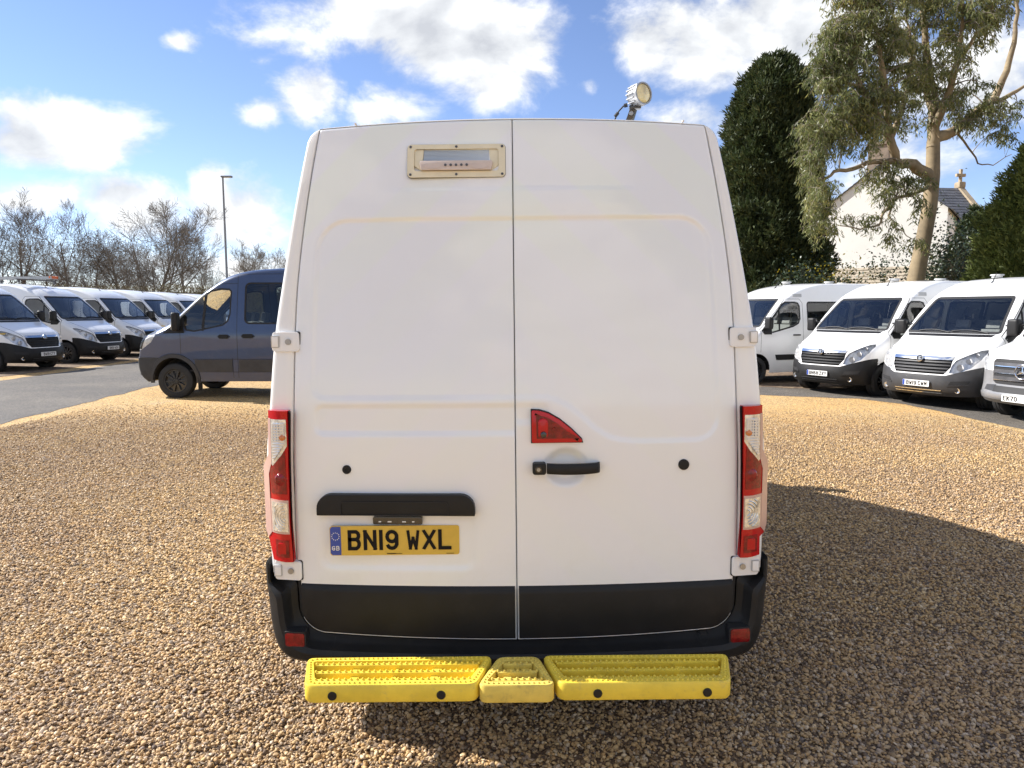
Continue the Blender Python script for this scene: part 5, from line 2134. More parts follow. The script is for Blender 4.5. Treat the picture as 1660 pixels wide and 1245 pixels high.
def sheet(name, pts, lift, material):
    """flat area laid on the sloping lot; pts = outline"""
    m = MB()
    m.add([(x, y, gz(x) + lift) for x, y in pts], [tuple(range(len(pts)))])
    b = m.bm()
    if b.faces[:][0].normal.z < 0:
        bmesh.ops.reverse_faces(b, faces=b.faces)
    bmesh.ops.triangulate(b, faces=b.faces[:])
    return tag(obj(name, b, material, None, smooth=False), kind='structure')


xs = [-600, -60, 0, 60, 600]
ys = [-300, 0, 60, 900]
g = MB()
g.v = [(x, y, gz(x)) for y in ys for x in xs]
for j in range(len(ys) - 1):
    for i in range(len(xs) - 1):
        a = j * len(xs) + i
        g.f.append((a, a + 1, a + 1 + len(xs), a + len(xs)))
        g.m.append(0)
tag(g.build('ground', 'gravel_ground', smooth=False), kind='structure')


def ragged(pts, amp, step=0.35, seed=1):
    r = random.Random(seed)
    out = []
    for (x0, y0), (x1, y1) in zip(pts, pts[1:]):
        n = max(1, int(math.hypot(x1 - x0, y1 - y0) / step))
        for k in range(n):
            t = k / n
            out.append((x0 + (x1 - x0) * t + r.uniform(-amp, amp), y0 + (y1 - y0) * t + r.uniform(-amp, amp)))
    out.append(pts[-1])
    return out


edge_road = ragged([(-6.2, -6), (-7.0, 4), (-7.55, 9.2), (-7.75, 11.2), (-7.95, 13.4), (-8.1, 16), (-8.4, 22), (-9.0, 40), (-10, 70)], 0.07, seed=3)
kerb_road = ragged([(-13.6, 70), (-12.75, 40), (-12.35, 26), (-12.2, 17), (-12.0, 8), (-11.5, -6)], 0.06, seed=4)
sheet('road', edge_road + kerb_road, 0.004, 'tarmac')
edge_pad = ragged([(2.0, 15.9), (5.4, 15.0), (7.2, 14.45), (7.75, 13.6), (7.9, 11.3), (8.15, 9.6), (9.0, 5.0)], 0.05, seed=5)
sheet('parking_strip', edge_pad + [(26, 5), (26, 24), (2, 24)], 0.004, 'tarmac')
sheet('verge', ragged([(-12.7, 8), (-12.75, 17), (-12.9, 26), (-13.3, 40), (-14.2, 70)], 0.12, seed=6) + [(-60, 70), (-60, 8)], 0.008, 'earth')
sheet('litter_strip', ragged([(3.2, 18.2), (6.2, 16.55), (8.4, 15.7), (9.2, 14.0), (10.2, 12.0), (11, 9)], 0.12, seed=8) + [(26, 9), (26, 24), (3.2, 24)], 0.008, 'earth')
sheet('field', [(-59, 70.5), (59, 70.5), (59, 500), (-59, 500)], 0.012, 'grass_field')


def gravel_patch():
    st = 0.10
    X = np.arange(-9.0, 9.61, st)
    Y = np.arange(1.0, 13.01, st)
    nx = len(X)
    gx, gy = np.meshgrid(X, Y)
    r = np.random.default_rng(5)
    def smooth_noise(scale):
        k = 64
        tab = r.random((k, k))
        u, v = gx / scale + 20, gy / scale + 20
        iu, iv = np.floor(u).astype(int), np.floor(v).astype(int)
        fu, fv = u - iu, v - iv
        fu, fv = fu * fu * (3 - 2 * fu), fv * fv * (3 - 2 * fv)
        T = lambda a, b: tab[a % k, b % k]
        return (T(iu, iv) * (1 - fu) + T(iu + 1, iv) * fu) * (1 - fv) + (T(iu, iv + 1) * (1 - fu) + T(iu + 1, iv + 1) * fu) * fv
    hgt = 0.004 + 0.013 * smooth_noise(0.45) + 0.006 * smooth_noise(0.2)
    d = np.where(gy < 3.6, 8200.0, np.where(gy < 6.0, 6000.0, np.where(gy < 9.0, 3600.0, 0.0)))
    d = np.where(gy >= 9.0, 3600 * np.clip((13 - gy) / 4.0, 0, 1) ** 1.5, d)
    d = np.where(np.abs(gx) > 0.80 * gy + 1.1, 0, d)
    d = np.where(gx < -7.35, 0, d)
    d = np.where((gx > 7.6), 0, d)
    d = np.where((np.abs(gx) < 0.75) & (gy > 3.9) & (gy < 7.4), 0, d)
    verts = np.stack([gx, gy, -0.009 * gx + 0.002 + hgt * np.clip((13 - gy) / 3, 0, 1)], -1).reshape(-1, 3)
    ny = len(Y)
    idx = (np.arange(ny - 1)[:, None] * nx + np.arange(nx - 1)[None, :]).reshape(-1)
    fc = np.stack([idx, idx + 1, idx + nx + 1, idx + nx], -1)
    dv = d.reshape(-1)
    keep = dv[fc].max(axis=1) > 0
    fc = fc[keep]
    used = np.unique(fc)
    remap = -np.ones(len(verts), int)
    remap[used] = np.arange(len(used))
    me = bpy.data.meshes.new('gravel')
    me.from_pydata(verts[used].tolist(), [], remap[fc].tolist())
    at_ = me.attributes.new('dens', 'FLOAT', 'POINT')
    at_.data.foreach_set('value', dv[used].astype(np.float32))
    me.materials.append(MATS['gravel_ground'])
    me.materials.append(MATS['pebble'])
    o = obj('gravel', me, None, None, angle=60)
    tag(o, 'loose golden and brown pea gravel covering the lot', 'gravel', kind='stuff')
    ng = bpy.data.node_groups.new('pebbles', 'GeometryNodeTree')
    ng.interface.new_socket('Geometry', in_out='INPUT', socket_type='NodeSocketGeometry')
    ng.interface.new_socket('Geometry', in_out='OUTPUT', socket_type='NodeSocketGeometry')
    N, Lk = ng.nodes, ng.links
    gi, go = N.new('NodeGroupInput'), N.new('NodeGroupOutput')
    dist = N.new('GeometryNodeDistributePointsOnFaces')
    dist.distribute_method = 'RANDOM'
    dist.inputs['Seed'].default_value = 3
    na = N.new('GeometryNodeInputNamedAttribute')
    na.data_type = 'FLOAT'
    na.inputs['Name'].default_value = 'dens'
    Lk.new(gi.outputs[0], dist.inputs['Mesh'])
    Lk.new(na.outputs[0], dist.inputs['Density'])
    def rand(typ, lo, hi, seed):
        n = N.new('FunctionNodeRandomValue')
        n.data_type = typ
        ins = [s for s in n.inputs if s.enabled]
        ins[0].default_value = lo
        ins[1].default_value = hi
        n.inputs['Seed'].default_value = seed
        return [s for s in n.outputs if s.enabled][0]
    sp = N.new('GeometryNodeSetPosition')
    Lk.new(dist.outputs['Points'], sp.inputs['Geometry'])
    Lk.new(rand('FLOAT_VECTOR', (0, 0, -0.005), (0, 0, 0.010), 9), sp.inputs['Offset'])
    join = N.new('GeometryNodeJoinGeometry')
    rr = random.Random(2)
    for k in range(9):
        ico = N.new('GeometryNodeMeshIcoSphere')
        ico.inputs['Radius'].default_value = 1.0
        ico.inputs['Subdivisions'].default_value = 2
        s1 = N.new('GeometryNodeSetPosition')
        nt = N.new('ShaderNodeTexNoise')
        nt.noise_dimensions = '4D'
        nt.inputs['W'].default_value = k * 7.3
        nt.inputs['Scale'].default_value = 0.75
        nt.inputs['Detail'].default_value = 1.5
        sub = N.new('ShaderNodeVectorMath')
        sub.operation = 'SUBTRACT'
        sub.inputs[1].default_value = (0.5, 0.5, 0.5)
        mul = N.new('ShaderNodeVectorMath')
        mul.operation = 'MULTIPLY'
        mul.inputs[1].default_value = (1.9, 1.9, 1.9)
        Lk.new(nt.outputs['Color'], sub.inputs[0])
        Lk.new(sub.outputs[0], mul.inputs[0])
        Lk.new(ico.outputs['Mesh'], s1.inputs['Geometry'])
        Lk.new(mul.outputs[0], s1.inputs['Offset'])
        tr = N.new('GeometryNodeTransform')
        tr.inputs['Scale'].default_value = (1.0, rr.uniform(0.60, 0.88), rr.uniform(0.40, 0.60))
        Lk.new(s1.outputs[0], tr.inputs['Geometry'])
        sm = N.new('GeometryNodeSetShadeSmooth')
        Lk.new(tr.outputs[0], sm.inputs[0])
        ma = N.new('GeometryNodeSetMaterial')
        ma.inputs['Material'].default_value = MATS['pebble']
        Lk.new(sm.outputs[0], ma.inputs['Geometry'])
        ti = N.new('GeometryNodeGeometryToInstance')
        Lk.new(ma.outputs[0], ti.inputs[0])
        Lk.new(ti.outputs[0], join.inputs[0])
    iop = N.new('GeometryNodeInstanceOnPoints')
    Lk.new(sp.outputs[0], iop.inputs['Points'])
    Lk.new(join.outputs[0], iop.inputs['Instance'])
    iop.inputs['Pick Instance'].default_value = True
    Lk.new(rand('INT', 0, 8, 21), iop.inputs['Instance Index'])
    Lk.new(rand('FLOAT_VECTOR', (-0.8, -0.8, 0), (0.8, 0.8, 6.283), 5), iop.inputs['Rotation'])
    # sizes: mostly small, a few larger
    r1 = rand('FLOAT', 0.0, 1.0, 31)
    pw_ = N.new('ShaderNodeMath')
    pw_.operation = 'POWER'
    pw_.inputs[1].default_value = 2.2
    Lk.new(r1, pw_.inputs[0])
    ma_ = N.new('ShaderNodeMath')
    ma_.operation = 'MULTIPLY_ADD'
    ma_.inputs[1].default_value = 0.0078
    ma_.inputs[2].default_value = 0.0054
    Lk.new(pw_.outputs[0], ma_.inputs[0])
    Lk.new(ma_.outputs[0], iop.inputs['Scale'])
    j2 = N.new('GeometryNodeJoinGeometry')
    Lk.new(gi.outputs[0], j2.inputs[0])
    Lk.new(iop.outputs[0], j2.inputs[0])
    Lk.new(j2.outputs[0], go.inputs[0])
    md = o.modifiers.new('pebbles', 'NODES')
    md.node_group = ng
    return o


gravel_patch()

# ================================================================= trees, hedges, buildings
def leaf_mat(name, stops, trans=0.25, rough=0.6, scale=0.5):
    m = bpy.data.materials.new(name)
    m.use_nodes = True
    t = NT(m.node_tree)
    p = t.n['Principled BSDF']
    out = t.n['Material Output']
    rnd = t.node('ShaderNodeNewGeometry').outputs['Random Per Island']
    tc = t.node('ShaderNodeTexCoord').outputs['Object']
    n = t.noise(tc, scale, 3.0, 0.6)
    f = t.math('ADD', t.math('MULTIPLY', rnd, 0.65), t.math('MULTIPLY', t.math('SUBTRACT', n, 0.32), 0.9), clamp=True)
    c = t.ramp(f, stops)
    t.l.new(c, p.inputs['Base Color'])
    p.inputs['Roughness'].default_value = rough
    p.inputs['Specular IOR Level'].default_value = 0.35
    tr = t.node('ShaderNodeBsdfTranslucent', {'Color': c})
    mx = t.node('ShaderNodeMixShader', {0: trans, 1: p.outputs[0], 2: tr.outputs[0]})
    t.l.new(mx.outputs[0], out.inputs[0])
    MATS[name] = m
    return m


leaf_mat('eucalyptus_leaf', [(0.0, (0.06, 0.078, 0.028)), (0.35, (0.13, 0.15, 0.055)), (0.65, (0.21, 0.225, 0.085)), (0.85, (0.32, 0.30, 0.10)), (1.0, (0.40, 0.34, 0.09))], 0.4, 0.36)
leaf_mat('cypress_leaf', [(0.0, (0.020, 0.032, 0.012)), (0.5, (0.042, 0.062, 0.022)), (0.85, (0.085, 0.10, 0.036)), (1.0, (0.13, 0.13, 0.05))], 0.2)
leaf_mat('conifer_leaf', [(0.0, (0.055, 0.075, 0.016)), (0.5, (0.115, 0.145, 0.034)), (0.85, (0.18, 0.205, 0.052)), (1.0, (0.22, 0.235, 0.07))], 0.3)
leaf_mat('ivy_leaf', [(0.0, (0.012, 0.022, 0.010)), (0.6, (0.035, 0.055, 0.025)), (1.0, (0.09, 0.11, 0.07))], 0.15, 0.4)
leaf_mat('blossom', [(0.0, (0.06, 0.07, 0.02)), (0.3, (0.34, 0.28, 0.03)), (1.0, (0.70, 0.55, 0.04))], 0.3)
leaf_mat('hedge_leaf', [(0.0, (0.05, 0.04, 0.025)), (0.5, (0.13, 0.10, 0.06)), (0.8, (0.17, 0.15, 0.07)), (1.0, (0.12, 0.15, 0.06))], 0.2)
mat('bark_grey', (0.165, 0.138, 0.11), 0.9, var=0.35, vscale=1.5)
mat('bark_pale', (0.21, 0.178, 0.14), 0.9, var=0.3, vscale=1.5)
mat('twig_brown', (0.14, 0.095, 0.07), 0.9, var=0.3, vscale=2.0)
mat('gum_bark', (0.24, 0.185, 0.11), 0.85, var=0.35, vscale=1.6, dirt=((0.11, 0.08, 0.055), 0.75, 2.6), bump=0.6, bscale=9.0)
mat('render_white', (0.78, 0.765, 0.72), 0.85, var=0.04, vscale=0.8, bump=0.6, bscale=5.0, dirt=((0.5, 0.47, 0.4), 0.3, 1.2))
mat('slate', (0.095, 0.10, 0.115), 0.6, var=0.35, vscale=2.5)
mat('stone_tile', (0.33, 0.28, 0.21), 0.9, var=0.3, vscale=2.2, bump=0.8, bscale=12.0, dirt=((0.15, 0.12, 0.08), 0.5, 4.0))
mat('stone', (0.34, 0.27, 0.18), 0.9, var=0.25, vscale=3.0, bump=0.6, bscale=15.0)
mat('chimney_brick', (0.26, 0.20, 0.15), 0.9, var=0.25, vscale=4.0)
mat('post_grey', (0.20, 0.205, 0.21), 0.5, metal=0.4, var=0.1)


def tubes(name, segs, n, material, parent):
    """segs: rows of p0, p1, r0, r1"""
    S = np.asarray(segs, float)
    p0, p1, r0, r1 = S[:, 0:3], S[:, 3:6], S[:, 6], S[:, 7]
    d = p1 - p0
    d /= np.maximum(np.linalg.norm(d, axis=1, keepdims=True), 1e-6)
    ref = np.where(np.abs(d[:, 2:3]) > 0.9, np.array([[1.0, 0, 0]]), np.array([[0, 0, 1.0]]))
    a = np.cross(d, ref)
    a /= np.linalg.norm(a, axis=1, keepdims=True)
    b = np.cross(d, a)
    k = len(S)
    V = np.zeros((k, 2 * n, 3))
    for i in range(n):
        an = 2 * PI * i / n
        o = a * math.cos(an) + b * math.sin(an)
        V[:, i] = p0 + o * r0[:, None]
        V[:, n + i] = p1 + o * r1[:, None]
    base = (np.arange(k) * 2 * n)[:, None]
    quads = np.concatenate([base + np.array([[i, (i + 1) % n, n + (i + 1) % n, n + i]]) for i in range(n)], 0).astype(np.int32)
    me = bpy.data.meshes.new(name)
    me.vertices.add(k * 2 * n)
    me.vertices.foreach_set('co', V.reshape(-1).astype(np.float32))
    q = len(quads)
    me.loops.add(q * 4)
    me.loops.foreach_set('vertex_index', quads.reshape(-1))
    me.polygons.add(q)
    me.polygons.foreach_set('loop_start', np.arange(0, q * 4, 4, dtype=np.int32))
    me.update(calc_edges=True)
    me.materials.append(MATS[material])
    return obj(name, me, None, parent, angle=70)


def grow(seed, H, kids, spread, wig, up, r0=None, fork=0.25):
    """branching skeleton of a leafless tree; returns one list of segments per level"""
    r = random.Random(seed)
    levels = [[] for _ in range(len(kids) + 1)]
    def rv(s):
        return Vector((r.gauss(0, s), r.gauss(0, s), r.gauss(0, s)))
    def branch(p, d, l, rad, lev):
        n = (8, 6, 5, 4, 3, 3)[lev]
        pts = [p.copy()]
        rads = [rad]
        for i in range(n):
            d = (d + rv(wig * (0.6 if lev == 0 else 1)) + Vector((0, 0, up * (0.4 if lev else 0)))).normalized()
            p = p + d * (l / n)
            pts.append(p.copy())
            rads.append(max(0.0105, rad * (1 - 0.80 * (i + 1) / n)))
        for i in range(n):
            levels[lev].append((*pts[i], *pts[i + 1], rads[i], rads[i + 1]))
        if lev < len(kids):
            for k in range(kids[lev]):
                t = fork + (1 - fork) * ((k + r.random()) / kids[lev]) if lev == 0 else 0.18 + 0.82 * ((k + r.random()) / kids[lev])
                i = min(n - 1, int(t * n))
                q = pts[i].lerp(pts[i + 1], t * n - i)
                dd = (pts[i + 1] - pts[i]).normalized()
                side = dd.cross(rv(1)).normalized()
                an = math.radians(r.uniform(*spread))
                nd = dd * math.cos(an) + side * math.sin(an)
                ll = l * (r.uniform(0.50, 0.78) * (1.12 - 0.52 * t))
                branch(q, nd, ll, max(0.0115, rads[i] * r.uniform(0.45, 0.66)), lev + 1)
    branch(Vector((0, 0, -0.1)), Vector((0, 0, 1)), H * 0.82, r0 or H * 0.021, 0)
    return levels


def bare_tree(seed, H, kids=(9, 7, 6, 5), spread=(28, 58), wig=0.13, up=0.22, bark='bark_grey', fork=0.25):
    lv = grow(seed, H, kids, spread, wig, up, fork=fork)
    root = empty('bare_tree')
    tubes('trunk', lv[0] + lv[1], 7, bark, root)
    tubes('crown', lv[2] + lv[3] + lv[4], 3, bark, root)
    return root


protos = [bare_tree(1, 10.0, (8, 7, 6, 5), (28, 56), 0.10, 0.24, fork=0.22), bare_tree(5, 10.0, (10, 8, 7, 5), (30, 60), 0.12, 0.16, fork=0.10), bare_tree(9, 10.0, (7, 7, 6, 5), (26, 54), 0.12, 0.22, fork=0.2),
          bare_tree(14, 10.0, (12, 8, 6, 5), (34, 64), 0.13, 0.12, fork=0.05), bare_tree(21, 10.0, (11, 8, 6, 5), (26, 52), 0.10, 0.2, 'bark_pale', 0.06)]
TREES = [(28, 350, 60, 0, 1.0, 'tall bare tree with open crown above the first vans, near the left edge'), (107, 348, 55, 2, 0.85, 'bare tree with a dark forked trunk rising between the thickets on the left'),
         (240, 334, 57, 1, 1.0, 'tallest and densest bare tree in the middle of the left treeline'), (188, 384, 60, 3, 1.25, 'broad bushy bare tree left of the tallest one'),
         (292, 372, 63, 0, 0.85, 'slender bare tree right of the tallest one, its crown standing clear'), (150, 396, 65, 3, 1.1, 'low rounded bare tree behind the forked one'),
         (250, 400, 52, 3, 1.1, 'thick low bare thicket tree in front of the tallest one'), (-18, 352, 58, 1, 0.9, 'bare tree cut by the left edge of the picture'),
         (68, 398, 66, 3, 1.0, 'small bare tree behind the vans between two taller ones'), (330, 428, 76, 4, 0.9, 'small distant bare tree just left of the lamp post'),
         (415, 408, 70, 4, 1.3, 'pale spreading bare tree right of the lamp post above the blue van'), (470, 420, 74, 4, 1.1, 'pale bare tree half hidden behind the big white van')]
seen = set()
for i, (px, py, Y, pi_, wide, lab) in enumerate(TREES):
    top = at(px, py, Y)
    o = protos[pi_] if pi_ not in seen else copy_tree(protos[pi_])
    seen.add(pi_)
    s = (top.z - gz(top.x)) / 10.6
    o.scale = (s * wide, s * wide, s)
    o.location = (top.x, Y, gz(top.x))
    o.rotation_euler = (0, 0, i * 1.7)
    tag(o, lab, 'tree', 'bare trees behind the left row of vans')


def cards(P, D, L, Wd, rs, roll=1.0):
    """slim leaf quads at P along D"""
    k = len(P)
    D = D / np.maximum(np.linalg.norm(D, axis=1, keepdims=True), 1e-6)
    R = rs.normal(size=(k, 3))
    A = np.cross(D, R)
    A /= np.maximum(np.linalg.norm(A, axis=1, keepdims=True), 1e-6)
    h = (A * (Wd / 2)[:, None])
    q = D * L[:, None]
    return np.stack([P - h * 0.35, P + q * 0.5 - h, P + q, P + q * 0.5 + h], 1)


def lump(P, f, seed):
    r = np.random.default_rng(seed)
    out = np.zeros(len(P))
    for k in range(5):
        w = r.normal(size=3) * f * (1.5 ** k)
        out += np.sin(P @ w + r.uniform(0, 6)) / (1.3 ** k)
    return out / 3.0


def conifer(name, loc, H, prof, n, material, seed, spray=0.24, width=0.055, up=0.9, bark='bark_grey', sq=1.0, base=0.3):
    rs = np.random.default_rng(seed)
    root = empty(name, loc)
    m = MB()
    m.tube([(0, 0, -0.1), (0, 0, H * 0.5), (0, 0, H * 0.92)], [H * 0.022, H * 0.014, 0.02], 8)
    m.build('trunk', bark, root)
    R = hermite(prof)
    zz = base + rs.random(n) * (H - base)
    rad = np.array([R(z / H) for z in zz])
    keep = rs.random(n) < (rad / rad.max()) * 0.9 + 0.1
    zz, rad = zz[keep], rad[keep]
    k = len(zz)
    th = rs.random(k) * 2 * PI
    U = np.stack([np.cos(th), np.sin(th), np.zeros(k)], 1)
    P0 = np.stack([np.cos(th) * rad, np.sin(th) * rad, zz], 1)
    lm = lump(P0, 1.5, seed + 1)
    depth = rs.random(k) ** 2 * 0.26
    tuft = lump(P0, 2.6, seed + 5)
    depth += np.clip(-tuft, 0, 1) * 0.16
    rr = rad * (0.97 + 0.20 * lm - depth) + 0.36 * np.clip(tuft, 0, 1)
    P = np.stack([np.cos(th) * rr, np.sin(th) * rr * sq, zz + 0.12 * lm], 1)
    quads = []
    for j in range(6):
        D = U * rs.uniform(0.4, 1.0, (k, 1)) + np.array([0, 0, up]) * rs.uniform(0.3, 1.2, (k, 1)) + rs.normal(size=(k, 3)) * 0.42
        quads.append(cards(P + rs.normal(size=(k, 3)) * 0.05, D, rs.uniform(0.5, 1.25, k) * spray, rs.uniform(0.6, 1.3, k) * width, rs))
    big_mesh('crown', np.concatenate(quads), 4, material, root)
    c = MB()
    zs = [base + (H * 0.96 - base) * i / 16 for i in range(17)]
    c.lathe([(max(0.01, R(z / H) * 0.74), z) for z in zs], n=20)
    c.v = [(x * (1 + 0.06 * math.sin(5 * z + 3 * x)), y * sq * (1 + 0.06 * math.sin(4 * z + 2 * y)), z) for x, y, z in c.v]
    c.build('inner_crown', material, root)
    return root


p = at(1241, 455, 29)
cy = conifer('cypress_tree', (p.x, 29, gz(p.x)), 12.0, [(0, 2.1), (0.2, 2.18), (0.5, 2.05), (0.75, 1.72), (0.88, 1.3), (0.95, 0.85), (1.0, 0.25)], 20000, 'cypress_leaf', 3, 0.26, 0.06)
tag(cy, 'tall dense dark green columnar cypress beside the big white van', 'tree')
p = at(1690, 445, 21.5)
co = conifer('conifer_tree', (p.x, 21.5, gz(p.x)), 7.35, [(0, 1.75), (0.25, 2.0), (0.55, 1.75), (0.8, 1.1), (0.93, 0.55), (1.0, 0.08)], 12000, 'conifer_leaf', 8, 0.20, 0.05)
tag(co, 'bright green rounded conifer cut by the right edge of the picture', 'tree')
p = at(1574, 450, 31)
dk = conifer('dark_conifer', (p.x, 31, gz(p.x)), 6.4, [(0, 1.15), (0.3, 1.2), (0.6, 0.9), (0.85, 0.45), (1.0, 0.06)], 5000, 'cypress_leaf', 12, 0.24, 0.06)
tag(dk, 'small dark conifer below the slate roof, left of the bright green one', 'tree')


def shrub(name, loc, size, n, material, seed, leaf=0.12, wd=0.06, stems=14, bark='twig_brown', stem_r=0.02, droop=0.2):
    rs = np.random.default_rng(seed)
    r = random.Random(seed)
    root = empty(name, loc)
    sx, sy, sz = size
    segs = []
    tips = []
    for k in range(stems):
        a = r.uniform(0, 2 * PI)
        p = Vector((sx * .25 * math.cos(a) * r.random(), sy * .25 * math.sin(a) * r.random(), -0.05))
        d = Vector((math.cos(a) * .5 * sx / sz, math.sin(a) * .5 * sy / sz, 1)).normalized()
        rad = stem_r
        n_s = 7
        for i in range(n_s):
            q = p + d * (sz * r.uniform(.85, 1.1) / n_s)
            segs.append((*p, *q, rad, rad * .82))
            rad *= .82
            if i > 1:
                for _ in range(3):
                    e = (d + Vector((r.gauss(0, .6), r.gauss(0, .6), r.gauss(0, .4)))).normalized()
                    q2 = q + e * sz * r.uniform(.12, .28)
                    segs.append((*q, *q2, rad * .6, rad * .3))
                    q3 = q2 + (e + Vector((r.gauss(0, .5), r.gauss(0, .5), r.gauss(0, .4) - droop * .5))).normalized() * sz * .14
                    segs.append((*q2, *q3, rad * .3, rad * .2))
                    tips += [q2, q3]
            p = q
            d = (d + Vector((r.gauss(0, .22), r.gauss(0, .22), r.gauss(0, .08)))).normalized()
    tubes('stems', segs, 4, bark, root)
    if n:
        T = np.array([tuple(t) for t in tips])
        P = T[rs.integers(0, len(T), n)] + rs.normal(size=(n, 3)) * np.array([sx, sy, sz]) * 0.09
        P[:, 2] = np.clip(P[:, 2], 0.05, None)
        D = rs.normal(size=(n, 3)) + np.array([0, 0, -droop])
        big_mesh('foliage', cards(P, D, rs.uniform(.6, 1.3, n) * leaf, rs.uniform(.7, 1.2, n) * wd, rs), 4, material, root)
    return root


p = at(1548, 450, 30)
tag(shrub('ivy_shrub', (p.x, 30, gz(p.x)), (1.5, 1.2, 4.6), 9000, 'ivy_leaf', 31, .14, .09, 18), 'dark ivy-clad shrub at the foot of the pale tree trunk', 'shrub')
p = at(1592, 452, 25)
tag(shrub('bare_shrub', (p.x, 25, gz(p.x)), (1.7, 1.2, 2.7), 0, None, 33, stems=60, stem_r=.016), 'leafless reddish brown shrub between dark ivy and bright conifer', 'shrub')
p = at(1322, 455, 27)
tag(shrub('flowering_shrub', (p.x, 27, gz(p.x)), (1.3, 1.0, 3.0), 4200, 'blossom', 35, .09, .07, 20), 'yellow flowering shrub at the foot of the dark cypress', 'shrub')
p = at(1290, 455, 26)
tag(shrub('laurel_shrub', (p.x, 26, gz(p.x)), (1.6, 1.2, 2.9), 6000, 'ivy_leaf', 36, .13, .08, 20), 'dark leafy shrub right below the cypress, left of the yellow one', 'shrub')


def hedge(name, x0, x1, Y, H, D, n, seed):
    rs = np.random.default_rng(seed)
    root = empty(name, ((x0 + x1) / 2, Y, gz((x0 + x1) / 2)))
    w = x1 - x0
    P = np.stack([rs.uniform(-w / 2, w / 2, n), rs.uniform(-D / 2, D / 2, n), rs.random(n) ** .6 * H], 1)
    P[:, 2] += 0.18 * lump(P * np.array([1, 1, 0]), 1.2, seed)
    Dd = rs.normal(size=(n, 3)) * .6 + np.array([0, 0, .7])
    big_mesh('foliage', cards(P, Dd, rs.uniform(.10, .28, n), rs.uniform(.025, .06, n), rs), 4, 'hedge_leaf', root)
    c = MB()
    c.box((0, 0, H * .45), (w, D * .6, H * .86))
    c.build('inner_hedge', 'hedge_leaf', root)
    return root


tag(hedge('hedge', -48, -9, 46, 3.1, 1.4, 42000, 41), 'long low brown-green hedge behind the left row of vans', 'hedge')

